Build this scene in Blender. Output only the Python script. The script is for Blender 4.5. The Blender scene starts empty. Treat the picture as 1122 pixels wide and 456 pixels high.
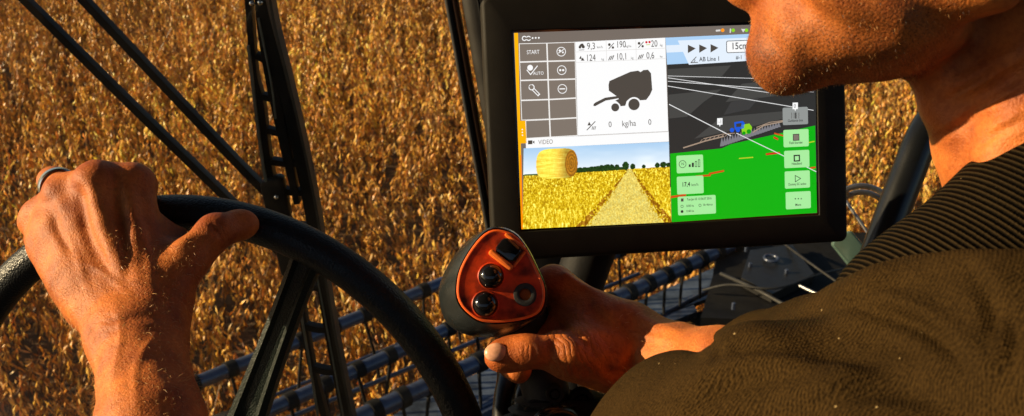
import bpy, math, random
import numpy as np
from mathutils import Vector, Matrix
random.seed(7); RNG = np.random.default_rng(7)
SC = bpy.context.scene
COL = SC.collection

# ------------------------------------------------------------------ frame of reference
CAM = np.array([0.0, 0.0, 3.2]); PITCH = math.radians(25.0); FPX = 1101.0
RT = np.array([1.0, 0, 0]); FW = np.array([0, math.cos(PITCH), -math.sin(PITCH)]); UP = np.array([0, math.sin(PITCH), math.cos(PITCH)])
def C2W(v):                      # (right, up, depth) metres -> world
    v = np.asarray(v, float)
    return CAM + v[..., 0:1]*RT + v[..., 1:2]*UP + v[..., 2:3]*FW
def cam(px, py, d): return np.array([(px-561)/FPX*d, (228-py)/FPX*d, d])
def P(px, py, d): return C2W(cam(px, py, d))
def ray(px, py): return (px-561)/FPX*RT + (228-py)/FPX*UP + FW
def G(px, py, z):                # where the sight line meets the height z
    r = ray(px, py); t = (z-CAM[2])/r[2]; return CAM + t*r
def PL(px, py, p0, n):           # where it meets a plane
    r = ray(px, py); t = np.dot(np.asarray(p0)-CAM, n)/np.dot(r, n); return CAM + t*r

# ------------------------------------------------------------------ objects
def tag(o, label=None, cat=None, group=None, kind=None):
    if label: o['label'] = label
    if cat: o['category'] = cat
    if group: o['group'] = group
    if kind: o['kind'] = kind
    return o
def empty(name, loc, label=None, cat=None, group=None, rot=None):
    o = bpy.data.objects.new(name, None); COL.objects.link(o); o.empty_display_size = .05
    if rot is not None:
        m = rot.to_4x4(); m.translation = Vector(loc); o.matrix_world = m
    else: o.location = Vector(loc)
    o['_o'] = [float(x) for x in loc]
    return tag(o, label, cat, group)
def mesh_obj(name, V, F, mats, parent=None, smooth=True, local=False, midx=None, attrs=None, origin=None):
    """V in world metres (or in the parent's own frame when local)."""
    V = np.asarray(V, float)
    off = np.zeros(3)
    if parent is not None and not local: off = np.array(parent['_o'] if '_o' in parent else (0, 0, 0))
    elif parent is None and origin is not None: off = np.array(origin)
    V = V - off
    me = bpy.data.meshes.new(name)
    if isinstance(F, np.ndarray):
        n, k = F.shape
        me.vertices.add(len(V)); me.vertices.foreach_set('co', V.astype(np.float32).ravel())
        me.loops.add(n*k); me.loops.foreach_set('vertex_index', F.astype(np.int32).ravel())
        me.polygons.add(n); me.polygons.foreach_set('loop_start', np.arange(0, n*k, k, dtype=np.int32))
        me.update(calc_edges=True)
    else:
        me.from_pydata([tuple(v) for v in V], [], F); me.update()
    if not isinstance(mats, (list, tuple)): mats = [mats]
    for m in mats: me.materials.append(m)
    me.polygons.foreach_set('use_smooth', np.full(len(me.polygons), bool(smooth)))
    if midx is not None: me.polygons.foreach_set('material_index', np.asarray(midx, np.int32))
    if attrs:
        for k, v in attrs.items():
            v = np.asarray(v, np.float32)
            if v.ndim == 1:
                a = me.attributes.new(k, 'FLOAT', 'POINT'); a.data.foreach_set('value', v)
            else:
                a = me.color_attributes.new(k, 'FLOAT_COLOR', 'POINT')
                a.data.foreach_set('color', np.concatenate([v, np.ones((len(v), 1), np.float32)], 1).ravel())
    o = bpy.data.objects.new(name, me); COL.objects.link(o)
    if parent is not None:
        o.parent = parent; o['_o'] = parent['_o'] if '_o' in parent else [0, 0, 0]
    else:
        o.location = Vector(off); o['_o'] = [float(x) for x in off]
    return o

class MB:                        # collects shapes for one mesh
    def __init__(s): s.V = []; s.F = []; s.M = []; s.n = 0
    def add(s, V, F, m=0):
        s.V.append(np.asarray(V, float)); s.F += [tuple(i+s.n for i in f) for f in F]; s.M += [m]*len(F); s.n += len(V); return s
    def box(s, c, ax, h, bev=0.0, m=0):          # centre, three axes, half sizes
        c = np.asarray(c, float); ax = np.asarray(ax, float)
        if bev <= 0:
            V = [c + sx*h[0]*ax[0] + sy*h[1]*ax[1] + sz*h[2]*ax[2] for sx in (-1, 1) for sy in (-1, 1) for sz in (-1, 1)]
            return s.add(V, [(0, 1, 3, 2), (4, 6, 7, 5), (0, 4, 5, 1), (2, 3, 7, 6), (0, 2, 6, 4), (1, 5, 7, 3)], m)
        loops = []                                # rounded rectangle lofted along z with bevelled ends
        r = min(bev*2.2, h[0]*.9, h[1]*.9)
        def rr(ins):
            out = []
            for (qx, qy, a0) in ((1, 1, 0), (-1, 1, 90), (-1, -1, 180), (1, -1, 270)):
                for k in range(5):
                    a = math.radians(a0+k*22.5); rad = max(r-ins, 1e-5)
                    x = qx*(h[0]-r)+rad*math.cos(a); y = qy*(h[1]-r)+rad*math.sin(a)
                    out.append((x, y))
            return out
        for (ins, z) in ((bev, -h[2]), (bev*.3, -h[2]+bev*.3), (0, -h[2]+bev), (0, h[2]-bev), (bev*.3, h[2]-bev*.3), (bev, h[2])):
            loops.append([c+x*ax[0]+y*ax[1]+z*ax[2] for x, y in rr(ins)])
        return s.loft(loops, m=m)
    def loft(s, loops, cap=True, m=0, closed=True):
        n = len(loops[0]); V = np.concatenate([np.asarray(l) for l in loops]); F = []
        for i in range(len(loops)-1):
            for j in range(n if closed else n-1):
                a = i*n+j; b = i*n+(j+1) % n; F.append((a, b, b+n, a+n))
        if cap: F.append(tuple(range(n))[::-1]); F.append(tuple((len(loops)-1)*n+j for j in range(n)))
        return s.add(V, F, m)
    def tube(s, pts, r, n=12, m=0, cap=True, closed=False):
        pts = np.asarray(pts, float); k = len(pts)
        r = np.full(k, r) if np.isscalar(r) else np.asarray(r, float)
        T = np.gradient(pts, axis=0)
        if closed: T = np.roll(pts, -1, 0)-np.roll(pts, 1, 0)
        T /= np.linalg.norm(T, axis=1)[:, None]+1e-12
        u = np.cross(T[0], [0, 0, 1.]);
        if np.linalg.norm(u) < .1: u = np.cross(T[0], [0, 1., 0])
        u /= np.linalg.norm(u); L = []
        for i in range(k):
            u = u-np.dot(u, T[i])*T[i]; u /= np.linalg.norm(u); w = np.cross(T[i], u)
            L.append([pts[i]+r[i]*(math.cos(a)*u+math.sin(a)*w) for a in np.arange(n)*2*math.pi/n])
        if closed: L.append(L[0]); return s.loft(L, False, m)
        return s.loft(L, cap, m)
    def ball(s, c, r, ax=None, n=16, m=0, half=False):
        ax = np.eye(3) if ax is None else np.asarray(ax); r = (r, r, r) if np.isscalar(r) else r
        L = []
        a0 = 0 if half else -math.pi/2
        for i in range(n+1):
            t = a0+(math.pi/2-a0)*i/n; t = min(t, math.pi/2-1e-3); t = max(t, -math.pi/2+1e-3)
            L.append([np.asarray(c)+ax[0]*r[0]*math.cos(t)*math.cos(a)+ax[1]*r[1]*math.cos(t)*math.sin(a)+ax[2]*r[2]*math.sin(t) for a in np.arange(2*n)*math.pi/n])
        return s.loft(L, True, m)
    def build(s, name, mats, parent=None, smooth=True, local=False, origin=None):
        o = mesh_obj(name, np.concatenate(s.V), s.F, mats, parent, smooth, local, s.M, origin=origin)
        if smooth: o.data.set_sharp_from_angle(angle=math.radians(38))
        return o
def crom(pts, n=8, closed=False):
    p = np.asarray(pts, float); k = len(p); out = []
    for i in range(k if closed else k-1):
        if closed: a, b, c, d = p[(i-1) % k], p[i], p[(i+1) % k], p[(i+2) % k]
        else: b, c = p[i], p[i+1]; a = p[i-1] if i else 2*b-c; d = p[i+2] if i+2 < k else 2*c-b
        for j in range(n):
            t = j/n; out.append(.5*(2*b+(c-a)*t+(2*a-5*b+4*c-d)*t*t+(3*b-a-3*c+d)*t**3))
    if not closed: out.append(p[-1])
    return np.array(out)
def resample(loop, n):
    p = np.asarray(loop); q = np.vstack([p, p[:1]]); L = np.r_[0, np.cumsum(np.linalg.norm(np.diff(q, axis=0), axis=1))]
    t = np.arange(n)/n*L[-1]
    return np.stack([np.interp(t, L, q[:, i]) for i in range(p.shape[1])], 1)

# ------------------------------------------------------------------ materials
def new_mat(name):
    m = bpy.data.materials.new(name); m.use_nodes = True; nt = m.node_tree; nt.nodes.clear()
    out = nt.nodes.new('ShaderNodeOutputMaterial'); b = nt.nodes.new('ShaderNodeBsdfPrincipled')
    nt.links.new(b.outputs[0], out.inputs[0]); return m, nt, b, out
def N(nt, t, **kw):
    n = nt.nodes.new(t)
    for k, v in kw.items():
        if k in n.inputs: n.inputs[k].default_value = v
        else: setattr(n, k, v)
    return n
def surf(name, col, rough=.5, metal=0, nscale=60, ndepth=.25, bump=.15, bscale=400, bdist=.0005, spec=.5, col2=None, coat=0, wear=0):
    """base colour broken up by noise, a fine bump, uneven gloss"""
    m, nt, b, out = new_mat(name); L = nt.links.new
    tc = N(nt, 'ShaderNodeTexCoord'); n1 = N(nt, 'ShaderNodeTexNoise', Scale=nscale, Detail=6.0, Roughness=.6); L(tc.outputs['Object'], n1.inputs['Vector'])
    r = N(nt, 'ShaderNodeValToRGB'); L(n1.outputs[0], r.inputs[0])
    c2 = col2 if col2 else tuple(c*(1-ndepth) for c in col)
    r.color_ramp.elements[0].position = .35; r.color_ramp.elements[1].position = .68
    r.color_ramp.elements[0].color = (*c2, 1); r.color_ramp.elements[1].color = (*[min(1, c*(1+ndepth*.5)) for c in col], 1)
    L(r.outputs[0], b.inputs['Base Color'])
    n3 = N(nt, 'ShaderNodeTexNoise', Scale=nscale*.4, Detail=5.0); L(tc.outputs['Object'], n3.inputs['Vector'])
    mr = N(nt, 'ShaderNodeMapRange'); L(n3.outputs[0], mr.inputs[0]); mr.inputs[1].default_value = .3; mr.inputs[2].default_value = .7
    mr.inputs[3].default_value = max(.02, rough*.8); mr.inputs[4].default_value = min(1, rough*1.25); L(mr.outputs[0], b.inputs['Roughness'])
    n2 = N(nt, 'ShaderNodeTexNoise', Scale=bscale, Detail=3.0); L(tc.outputs['Object'], n2.inputs['Vector'])
    bp = N(nt, 'ShaderNodeBump', Strength=bump, Distance=bdist); L(n2.outputs[0], bp.inputs['Height']); L(bp.outputs[0], b.inputs['Normal'])
    b.inputs['Metallic'].default_value = metal; b.inputs['Specular IOR Level'].default_value = spec; b.inputs['Coat Weight'].default_value = coat
    return m
def srgb(h):
    h = h.lstrip('#'); c = [int(h[i:i+2], 16)/255 for i in (0, 2, 4)]
    return tuple(x/12.92 if x <= .04045 else ((x+.055)/1.055)**2.4 for x in c)
EMG = .60
def emit(name, hexcol, s=1.0):   # a colour shown by the lit screen
    m, nt, b, out = new_mat(name); c = srgb(hexcol)
    b.inputs['Base Color'].default_value = (.01, .01, .01, 1); b.inputs['Roughness'].default_value = .35; b.inputs['Specular IOR Level'].default_value = .25
    b.inputs['Emission Color'].default_value = (*c, 1); b.inputs['Emission Strength'].default_value = s*EMG
    return m

M = {}
M['plastic'] = surf('dark_plastic', (.016, .014, .012), .5, bump=.35, bscale=900, bdist=.0004)
M['bezel'] = surf('bezel_plastic', (.013, .011, .008), .6, spec=.18, bump=.5, bscale=1400, bdist=.0003, nscale=30)
M['blackplastic'] = surf('black_plastic', (.012, .012, .013), .4, bump=.2)
M['rubber'] = surf('rubber', (.014, .014, .015), .62, bump=.3, bscale=700)
M['gloss'] = surf('glossy_black', (.006, .006, .007), .08, bump=0, spec=.6)
M['paint_black'] = surf('black_paint', (.006, .007, .009), .28, bump=.1, nscale=20, spec=.5)
M['bat'] = surf('reel_sky_tint', (.055, .072, .125), .30, metal=.3, bump=.2, nscale=30, bscale=120, bdist=.001)  # blue put into the base colour for sky highlights on the bats
M['steel'] = surf('worn_steel', (.40, .42, .46), .4, metal=.9, nscale=18, bump=.2, col2=(.15, .13, .12))
M['pan'] = surf('pan_sky_tint', (.10, .13, .19), .38, metal=.35, nscale=9, ndepth=.7, bump=.2, bscale=60, bdist=.002)  # bluish base stands for sky reflected in the sheet metal
M['machine'] = surf('machine_dark', (.006, .006, .007), .75, spec=.22, nscale=14, ndepth=.6, bump=.3, bscale=80, bdist=.002)
M['brown'] = surf('brown_trim', (.16, .075, .035), .5, nscale=20)
M['silver'] = surf('silver', (.8, .78, .72), .22, metal=1.0, bump=.05)
M['teal'] = surf('reflection_tint', (.10, .17, .15), .25, metal=.2, nscale=15)  # pale teal colour stands for a reflection
M['wiper_black'] = surf('wiper_black', (.006, .006, .007), .5, bump=.1, nscale=20, spec=.25)
M['plate_rim'] = surf('plate_rim', (.95, .13, .012), .45, bump=.1)
M['grey_strip'] = surf('grey_rubber_strip', (.16, .17, .14), .45, nscale=40)

def leather(name, col, sc=900):
    m, nt, b, out = new_mat(name); L = nt.links.new
    tc = N(nt, 'ShaderNodeTexCoord'); v = N(nt, 'ShaderNodeTexVoronoi', Scale=sc); v.feature = 'F1'; L(tc.outputs['Object'], v.inputs['Vector'])
    n = N(nt, 'ShaderNodeTexNoise', Scale=45.0, Detail=5.0); L(tc.outputs['Object'], n.inputs['Vector'])
    r = N(nt, 'ShaderNodeValToRGB'); L(n.outputs[0], r.inputs[0]); r.color_ramp.elements[0].color = (*[c*.7 for c in col], 1); r.color_ramp.elements[1].color = (*[c*1.5 for c in col], 1)
    L(r.outputs[0], b.inputs['Base Color'])
    bp = N(nt, 'ShaderNodeBump', Strength=.8, Distance=.0005); bp.invert = True; L(v.outputs['Distance'], bp.inputs['Height']); L(bp.outputs[0], b.inputs['Normal'])
    b.inputs['Roughness'].default_value = .38; b.inputs['Specular IOR Level'].default_value = .34
    return m
M['wheel'] = leather('grained_rim', (.006, .008, .009), 760)
M['spoke'] = leather('grained_spoke', (.009, .014, .012), 800)

def joy_plate():
    m, nt, b, out = new_mat('orange_red_plate'); L = nt.links.new
    tc = N(nt, 'ShaderNodeTexCoord'); n = N(nt, 'ShaderNodeTexNoise', Scale=90.0, Detail=5.0); L(tc.outputs['Object'], n.inputs['Vector'])
    r = N(nt, 'ShaderNodeValToRGB'); L(n.outputs[0], r.inputs[0]); e = r.color_ramp.elements
    e[0].position = .33; e[0].color = (.10, .012, .004, 1); e[1].position = .58; e[1].color = (.66, .055, .006, 1)
    L(r.outputs[0], b.inputs['Base Color']); b.inputs['Roughness'].default_value = .42; b.inputs['Coat Weight'].default_value = .0; b.inputs['Specular IOR Level'].default_value = .25
    n2 = N(nt, 'ShaderNodeTexNoise', Scale=2200.0); L(tc.outputs['Object'], n2.inputs['Vector'])
    bp = N(nt, 'ShaderNodeBump', Strength=.3, Distance=.0003); L(n2.outputs[0], bp.inputs['Height']); L(bp.outputs[0], b.inputs['Normal']); return m
M['plate'] = joy_plate()
M['orange'] = surf('orange_plastic', (.80, .17, .02), .4, nscale=120, bump=.1)

def skin():
    m, nt, b, out = new_mat('skin'); L = nt.links.new
    tc = N(nt, 'ShaderNodeTexCoord')
    def noise(sc, det=5.0, rough=.6):
        n = N(nt, 'ShaderNodeTexNoise', Scale=sc, Detail=det, Roughness=rough); L(tc.outputs['Object'], n.inputs['Vector']); return n
    n1 = noise(38.0); r = N(nt, 'ShaderNodeValToRGB'); L(n1.outputs[0], r.inputs[0]); e = r.color_ramp.elements
    e[0].position = .3; e[0].color = (.26, .058, .014, 1); e[1].position = .7; e[1].color = (.60, .180, .034, 1)
    n2 = noise(420.0, 3.0); r2 = N(nt, 'ShaderNodeValToRGB'); L(n2.outputs[0], r2.inputs[0]); e = r2.color_ramp.elements
    e[0].position = .3; e[0].color = (.62, .50, .45, 1); e[1].position = .55; e[1].color = (1, 1, 1, 1)
    mx = N(nt, 'ShaderNodeMix', data_type='RGBA', blend_type='MULTIPLY'); mx.inputs[0].default_value = .55
    L(r.outputs[0], mx.inputs[6]); L(r2.outputs[0], mx.inputs[7])
    # beard stubble where the attribute says so
    at = N(nt, 'ShaderNodeAttribute'); at.attribute_name = 'stubble'
    v = N(nt, 'ShaderNodeTexVoronoi', Scale=1050.0); L(tc.outputs['Object'], v.inputs['Vector'])
    r3 = N(nt, 'ShaderNodeValToRGB'); L(v.outputs['Distance'], r3.inputs[0]); e = r3.color_ramp.elements
    e[0].position = .15; e[0].color = (1, 1, 1, 1); e[1].position = .48; e[1].color = (0, 0, 0, 1)
    mu0 = N(nt, 'ShaderNodeMath', operation='MULTIPLY_ADD'); L(r3.outputs[0], mu0.inputs[0]); mu0.inputs[1].default_value = .75; mu0.inputs[2].default_value = .34
    mu = N(nt, 'ShaderNodeMath', operation='MULTIPLY'); L(mu0.outputs[0], mu.inputs[0]); L(at.outputs['Fac'], mu.inputs[1]); mu.use_clamp = True
    mx2 = N(nt, 'ShaderNodeMix', data_type='RGBA'); L(mu.outputs[0], mx2.inputs[0]); L(mx.outputs[2], mx2.inputs[6]); mx2.inputs[7].default_value = (.055, .022, .009, 1)
    ar = N(nt, 'ShaderNodeAttribute'); ar.attribute_name = 'red'
    mx3 = N(nt, 'ShaderNodeMix', data_type='RGBA', blend_type='MULTIPLY'); L(ar.outputs['Fac'], mx3.inputs[0]); L(mx2.outputs[2], mx3.inputs[6]); mx3.inputs[7].default_value = (.92, .62, .58, 1)
    L(mx3.outputs[2], b.inputs['Base Color'])
    b.inputs['Subsurface Weight'].default_value = .12; b.inputs['Subsurface Radius'].default_value = (.9, .3, .12); b.inputs['Subsurface Scale'].default_value = .004
    b.inputs['Roughness'].default_value = .55; b.inputs['Specular IOR Level'].default_value = .28
    # skin relief: crossed fine furrows, pores and slow folds
    v2 = N(nt, 'ShaderNodeTexVoronoi', Scale=430.0); v2.feature = 'DISTANCE_TO_EDGE'; L(tc.outputs['Object'], v2.inputs['Vector'])
    n4 = noise(1100.0, 2.0); n5 = noise(130.0, 4.0)
    a1 = N(nt, 'ShaderNodeMath', operation='MULTIPLY_ADD'); L(v2.outputs['Distance'], a1.inputs[0]); a1.inputs[1].default_value = .9; L(n4.outputs[0], a1.inputs[2])
    a2 = N(nt, 'ShaderNodeMath', operation='MULTIPLY_ADD'); L(n5.outputs[0], a2.inputs[0]); a2.inputs[1].default_value = .6; L(a1.outputs[0], a2.inputs[2])
    fo = N(nt, 'ShaderNodeAttribute'); fo.attribute_name = 'fold'; fw = N(nt, 'ShaderNodeAttribute'); fw.attribute_name = 'foldw'
    n6 = noise(60.0, 3.0); f1 = N(nt, 'ShaderNodeMath', operation='MULTIPLY_ADD'); L(n6.outputs[0], f1.inputs[0]); f1.inputs[1].default_value = 11.0; L(fo.outputs['Fac'], f1.inputs[2])
    f2 = N(nt, 'ShaderNodeMath', operation='SINE'); L(f1.outputs[0], f2.inputs[0]); f3 = N(nt, 'ShaderNodeMath', operation='ABSOLUTE'); L(f2.outputs[0], f3.inputs[0])
    f3b = N(nt, 'ShaderNodeMath', operation='POWER'); L(f3.outputs[0], f3b.inputs[0]); f3b.inputs[1].default_value = .55
    f4 = N(nt, 'ShaderNodeMath', operation='MULTIPLY'); L(f3b.outputs[0], f4.inputs[0]); L(fw.outputs['Fac'], f4.inputs[1]); f5 = N(nt, 'ShaderNodeMath', operation='ADD'); L(f4.outputs[0], f5.inputs[0]); L(a2.outputs[0], f5.inputs[1]); a2 = f5
    bp = N(nt, 'ShaderNodeBump', Strength=.55, Distance=.0007); L(a2.outputs[0], bp.inputs['Height']); L(bp.outputs[0], b.inputs['Normal'])
    return m
M['skin'] = skin()
M['nail'] = surf('nail', (.72, .36, .22), .28, nscale=200, bump=.05)

def knit(name, col, rib=False):
    m, nt, b, out = new_mat(name); L = nt.links.new
    tc = N(nt, 'ShaderNodeTexCoord'); at = N(nt, 'ShaderNodeAttribute'); at.attribute_name = 'across'
    al = N(nt, 'ShaderNodeAttribute'); al.attribute_name = 'along'
    def sinof(src, freq, amp=0.5):
        a = N(nt, 'ShaderNodeMath', operation='MULTIPLY'); L(src, a.inputs[0]); a.inputs[1].default_value = freq
        s = N(nt, 'ShaderNodeMath', operation='SINE'); L(a.outputs[0], s.inputs[0]); return s.outputs[0]
    n0 = N(nt, 'ShaderNodeTexNoise', Scale=25.0, Detail=2.0); L(tc.outputs['Object'], n0.inputs['Vector'])
    w = N(nt, 'ShaderNodeMath', operation='MULTIPLY_ADD'); L(n0.outputs[0], w.inputs[0]); w.inputs[1].default_value = .0012; L(at.outputs['Fac'], w.inputs[2])
    s1 = sinof(w.outputs[0], 2*math.pi/(.0012 if not rib else .0026)); s2 = sinof(al.outputs['Fac'], 2*math.pi/.0012)
    n1 = N(nt, 'ShaderNodeTexNoise', Scale=900.0, Detail=3.0); L(tc.outputs['Object'], n1.inputs['Vector'])
    h = N(nt, 'ShaderNodeMath', operation='MULTIPLY_ADD'); L(s2, h.inputs[0]); h.inputs[1].default_value = .6 if not rib else .05; L(s1, h.inputs[2])
    h2 = N(nt, 'ShaderNodeMath', operation='MULTIPLY_ADD'); L(n1.outputs[0], h2.inputs[0]); h2.inputs[1].default_value = 1.2 if rib else 9.0; L(h.outputs[0], h2.inputs[2])
    bp = N(nt, 'ShaderNodeBump', Strength=1.0 if rib else .55, Distance=.0008 if rib else .0003); L(h2.outputs[0], bp.inputs['Height']); L(bp.outputs[0], b.inputs['Normal'])
    mr = N(nt, 'ShaderNodeMapRange'); L(h2.outputs[0], mr.inputs[0]); mr.inputs[1].default_value = -.3 if rib else 2.4; mr.inputs[2].default_value = 1.6 if rib else 6.6
    r = N(nt, 'ShaderNodeValToRGB'); L(mr.outputs[0], r.inputs[0]); e = r.color_ramp.elements
    e[0].color = (*[c*(.12 if rib else .38) for c in col], 1); e[1].color = (*[c*1.6 for c in col], 1)
    n2 = N(nt, 'ShaderNodeTexNoise', Scale=12.0, Detail=5.0); L(tc.outputs['Object'], n2.inputs['Vector'])
    r2 = N(nt, 'ShaderNodeValToRGB'); L(n2.outputs[0], r2.inputs[0]); e = r2.color_ramp.elements; e[0].position = .3; e[0].color = (.62, .6, .58, 1); e[1].position = .7; e[1].color = (1.15, 1.1, 1, 1)
    mx = N(nt, 'ShaderNodeMix', data_type='RGBA', blend_type='MULTIPLY'); mx.inputs[0].default_value = 1; L(r.outputs[0], mx.inputs[6]); L(r2.outputs[0], mx.inputs[7])
    v = N(nt, 'ShaderNodeTexVoronoi', Scale=95.0, Randomness=1.0); L(tc.outputs['Object'], v.inputs['Vector'])   # lint and chaff
    lt = N(nt, 'ShaderNodeMath', operation='LESS_THAN'); L(v.outputs['Distance'], lt.inputs[0]); lt.inputs[1].default_value = .045
    mx2 = N(nt, 'ShaderNodeMix', data_type='RGBA'); L(lt.outputs[0], mx2.inputs[0]); L(mx.outputs[2], mx2.inputs[6]); mx2.inputs[7].default_value = (.42, .30, .14, 1)
    L(mx2.outputs[2], b.inputs['Base Color']); b.inputs['Roughness'].default_value = .85; b.inputs['Specular IOR Level'].default_value = .04
    b.inputs['Sheen Weight'].default_value = 0; b.inputs['Sheen Roughness'].default_value = .5
    return m
M['knit'] = knit('brown_knit', (.034, .0195, .0060))
M['rib'] = knit('ribbed_knit', (.022, .015, .007), True)
M['trouser'] = surf('trouser_cloth', (.03, .04, .06), .8, bump=.5)

def attr_mat(name, attr='col', rough=.55, trans=.0, spec=.3, emission=False):
    m, nt, b, out = new_mat(name); L = nt.links.new
    a = N(nt, 'ShaderNodeAttribute'); a.attribute_name = attr
    if emission:
        b.inputs['Base Color'].default_value = (.01, .01, .01, 1); L(a.outputs['Color'], b.inputs['Emission Color']); b.inputs['Emission Strength'].default_value = EMG; b.inputs['Roughness'].default_value = .35; b.inputs['Specular IOR Level'].default_value = .25
        return m
    L(a.outputs['Color'], b.inputs['Base Color']); b.inputs['Roughness'].default_value = rough; b.inputs['Specular IOR Level'].default_value = spec
    if trans > 0:
        t = N(nt, 'ShaderNodeBsdfTranslucent'); L(a.outputs['Color'], t.inputs[0]); mx = N(nt, 'ShaderNodeMixShader'); mx.inputs[0].default_value = trans
        L(b.outputs[0], mx.inputs[1]); L(t.outputs[0], mx.inputs[2]); L(mx.outputs[0], out.inputs[0])
    return m
M['crop'] = attr_mat('dry_pods', trans=.28, rough=.42, spec=.5)
M['video'] = attr_mat('video_picture', emission=True)
M['hairs'] = attr_mat('fine_hair', rough=.35, trans=.3)

# ------------------------------------------------------------------ implicit shapes -> one continuous skin
def smin(a, b, k):
    if k <= 0: return np.minimum(a, b)
    h = np.clip(.5+.5*(b-a)/k, 0, 1); return b*(1-h)+a*h-k*h*(1-h)
class Cone:
    def __init__(s, a, b, ra, rb, k=.008, sub=False):
        s.a = np.asarray(a, float); s.b = np.asarray(b, float); s.ra = ra; s.rb = rb; s.k = k; s.sub = sub
    def d(s, p):
        ab = s.b-s.a; t = np.clip(((p-s.a)@ab)/(ab@ab+1e-12), 0, 1)
        q = p-s.a-t[:, None]*ab
        return np.sqrt((q*q).sum(1))-(s.ra+(s.rb-s.ra)*t)
class Ell:
    def __init__(s, c, r, ax=None, k=.01, sub=False):
        s.c = np.asarray(c, float); s.r = np.asarray(r, float); s.ax = np.eye(3) if ax is None else np.asarray(ax, float); s.k = k; s.sub = sub
    def d(s, p):
        q = (p-s.c)@s.ax.T; k0 = np.sqrt(((q/s.r)**2).sum(1)); k1 = np.sqrt(((q/s.r**2)**2).sum(1))+1e-9
        return k0*(k0-1)/k1
class Grp:
    """children blended in order; the group joins its parent with k"""
    def __init__(s, ch, k=.0, sub=False): s.ch = ch; s.k = k; s.sub = sub
    def flat(s): return [x for c in s.ch for x in (c.flat() if isinstance(c, Grp) else [c])]
def ev(node, p, live):
    d = None
    for c in node.ch:
        if isinstance(c, Grp): v = ev(c, p, live)
        else: v = c.d(p) if id(c) in live else None
        if v is None: continue
        if c.sub: d = None if d is None else -smin(-d, v, c.k)
        else: d = v if d is None else smin(d, v, c.k)
    return d
def polygonise(node, h, B=20, margin=.03, disp=None):
    prims = node.flat()
    lo = np.min([np.minimum(q.a-q.ra, q.b-q.rb).min(0) if False else np.minimum(q.a, q.b)-max(q.ra, q.rb) if isinstance(q, Cone) else q.c-q.r.max() for q in prims if not q.sub], 0)-.02
    hi = np.max([np.maximum(q.a, q.b)+max(q.ra, q.rb) if isinstance(q, Cone) else q.c+q.r.max() for q in prims if not q.sub], 0)+.02
    nb = np.ceil((hi-lo)/(B*h)).astype(int)
    idx = np.stack(np.meshgrid(*[np.arange(n) for n in nb], indexing='ij'), -1).reshape(-1, 3)
    ctr = lo+(idx+.5)*B*h; half = B*h*.87
    D = np.stack([q.d(ctr) for q in prims], 1); sub = np.array([q.sub for q in prims])
    dm = np.min(np.where(sub[None], 9, D), 1)
    act = (dm < half+.02)
    off = np.stack(np.meshgrid(*[np.arange(B+1)]*3, indexing='ij'), -1).reshape(-1, 3)
    dims = nb*B+2
    keyf = lambda c: ((c[..., 0]+1)*dims[1]+(c[..., 1]+1))*dims[2]+(c[..., 2]+1)
    VK = []; VP = []; Q = []
    cor = np.stack(np.meshgrid([0, 1], [0, 1], [0, 1], indexing='ij'), -1).reshape(-1, 3)
    edges = [(a, b) for a in range(8) for b in range(a+1, 8) if np.abs(cor[a]-cor[b]).sum() == 1]
    for bi in np.nonzero(act)[0]:
        live = {id(prims[j]) for j in np.nonzero(D[bi] < half+margin)[0]}
        if not live: continue
        base = idx[bi]*B; pts = lo+(base+off)*h
        d = ev(node, pts, live)
        if d is None: continue
        if disp is not None and (np.abs(d).min() < .006): d = d+disp(pts)
        d = d.reshape(B+1, B+1, B+1)
        if d.min() > 0 or d.max() < 0: continue
        s = d < 0
        cs = np.stack([s[c[0]:c[0]+B, c[1]:c[1]+B, c[2]:c[2]+B] for c in cor], -1)
        mixed = cs.any(-1) & ~cs.all(-1); ci = np.argwhere(mixed)
        if len(ci):
            cd = np.stack([d[ci[:, 0]+c[0], ci[:, 1]+c[1], ci[:, 2]+c[2]] for c in cor], 1)
            acc = np.zeros((len(ci), 3)); cnt = np.zeros(len(ci))
            for a, b in edges:
                da, db = cd[:, a], cd[:, b]; x = (da < 0) != (db < 0)
                t = np.where(x, da/(da-db+1e-20), 0)
                acc += np.where(x[:, None], cor[a]+(cor[b]-cor[a])*t[:, None], 0); cnt += x
            VP.append(lo+(base+ci+acc/cnt[:, None])*h); VK.append(keyf(base+ci))
        for ax in range(3):
            o = [1, 1, 1]; o[ax] = 0
            sl0 = s[:B, :B, :B]; e = np.zeros(3, int); e[ax] = 1
            sl1 = s[e[0]:e[0]+B, e[1]:e[1]+B, e[2]:e[2]+B]
            ei = np.argwhere(sl0 != sl1)
            if not len(ei): continue
            inside = s[ei[:, 0], ei[:, 1], ei[:, 2]]
            u = (ax+1) % 3; w = (ax+2) % 3; eu = np.zeros(3, int); eu[u] = 1; ew = np.zeros(3, int); ew[w] = 1
            g = base+ei
            q = np.stack([keyf(g-eu-ew), keyf(g-ew), keyf(g), keyf(g-eu)], 1)
            q[~inside] = q[~inside][:, ::-1]; Q.append(q)
    VK = np.concatenate(VK); VP = np.concatenate(VP); Q = np.concatenate(Q)
    o = np.argsort(VK); VK = VK[o]; VP = VP[o]
    j = np.searchsorted(VK, Q); j = np.clip(j, 0, len(VK)-1); ok = (VK[j] == Q).all(1)
    return VP, j[ok]
def components(V, F):            # keep the largest connected piece
    n = len(V); lab = np.arange(n)
    e = np.concatenate([F[:, [0, 1]], F[:, [1, 2]], F[:, [2, 3]]])
    for _ in range(4000):
        m = np.minimum(lab[e[:, 0]], lab[e[:, 1]]); new = lab.copy()
        np.minimum.at(new, e[:, 0], m); np.minimum.at(new, e[:, 1], m); new = new[new]
        if (new == lab).all(): break
        lab = new
    u, c = np.unique(lab, return_counts=True); k = lab == u[c.argmax()]
    re = np.cumsum(k)-1; f = k[F].all(1)
    return V[k], re[F[f]]
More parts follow.
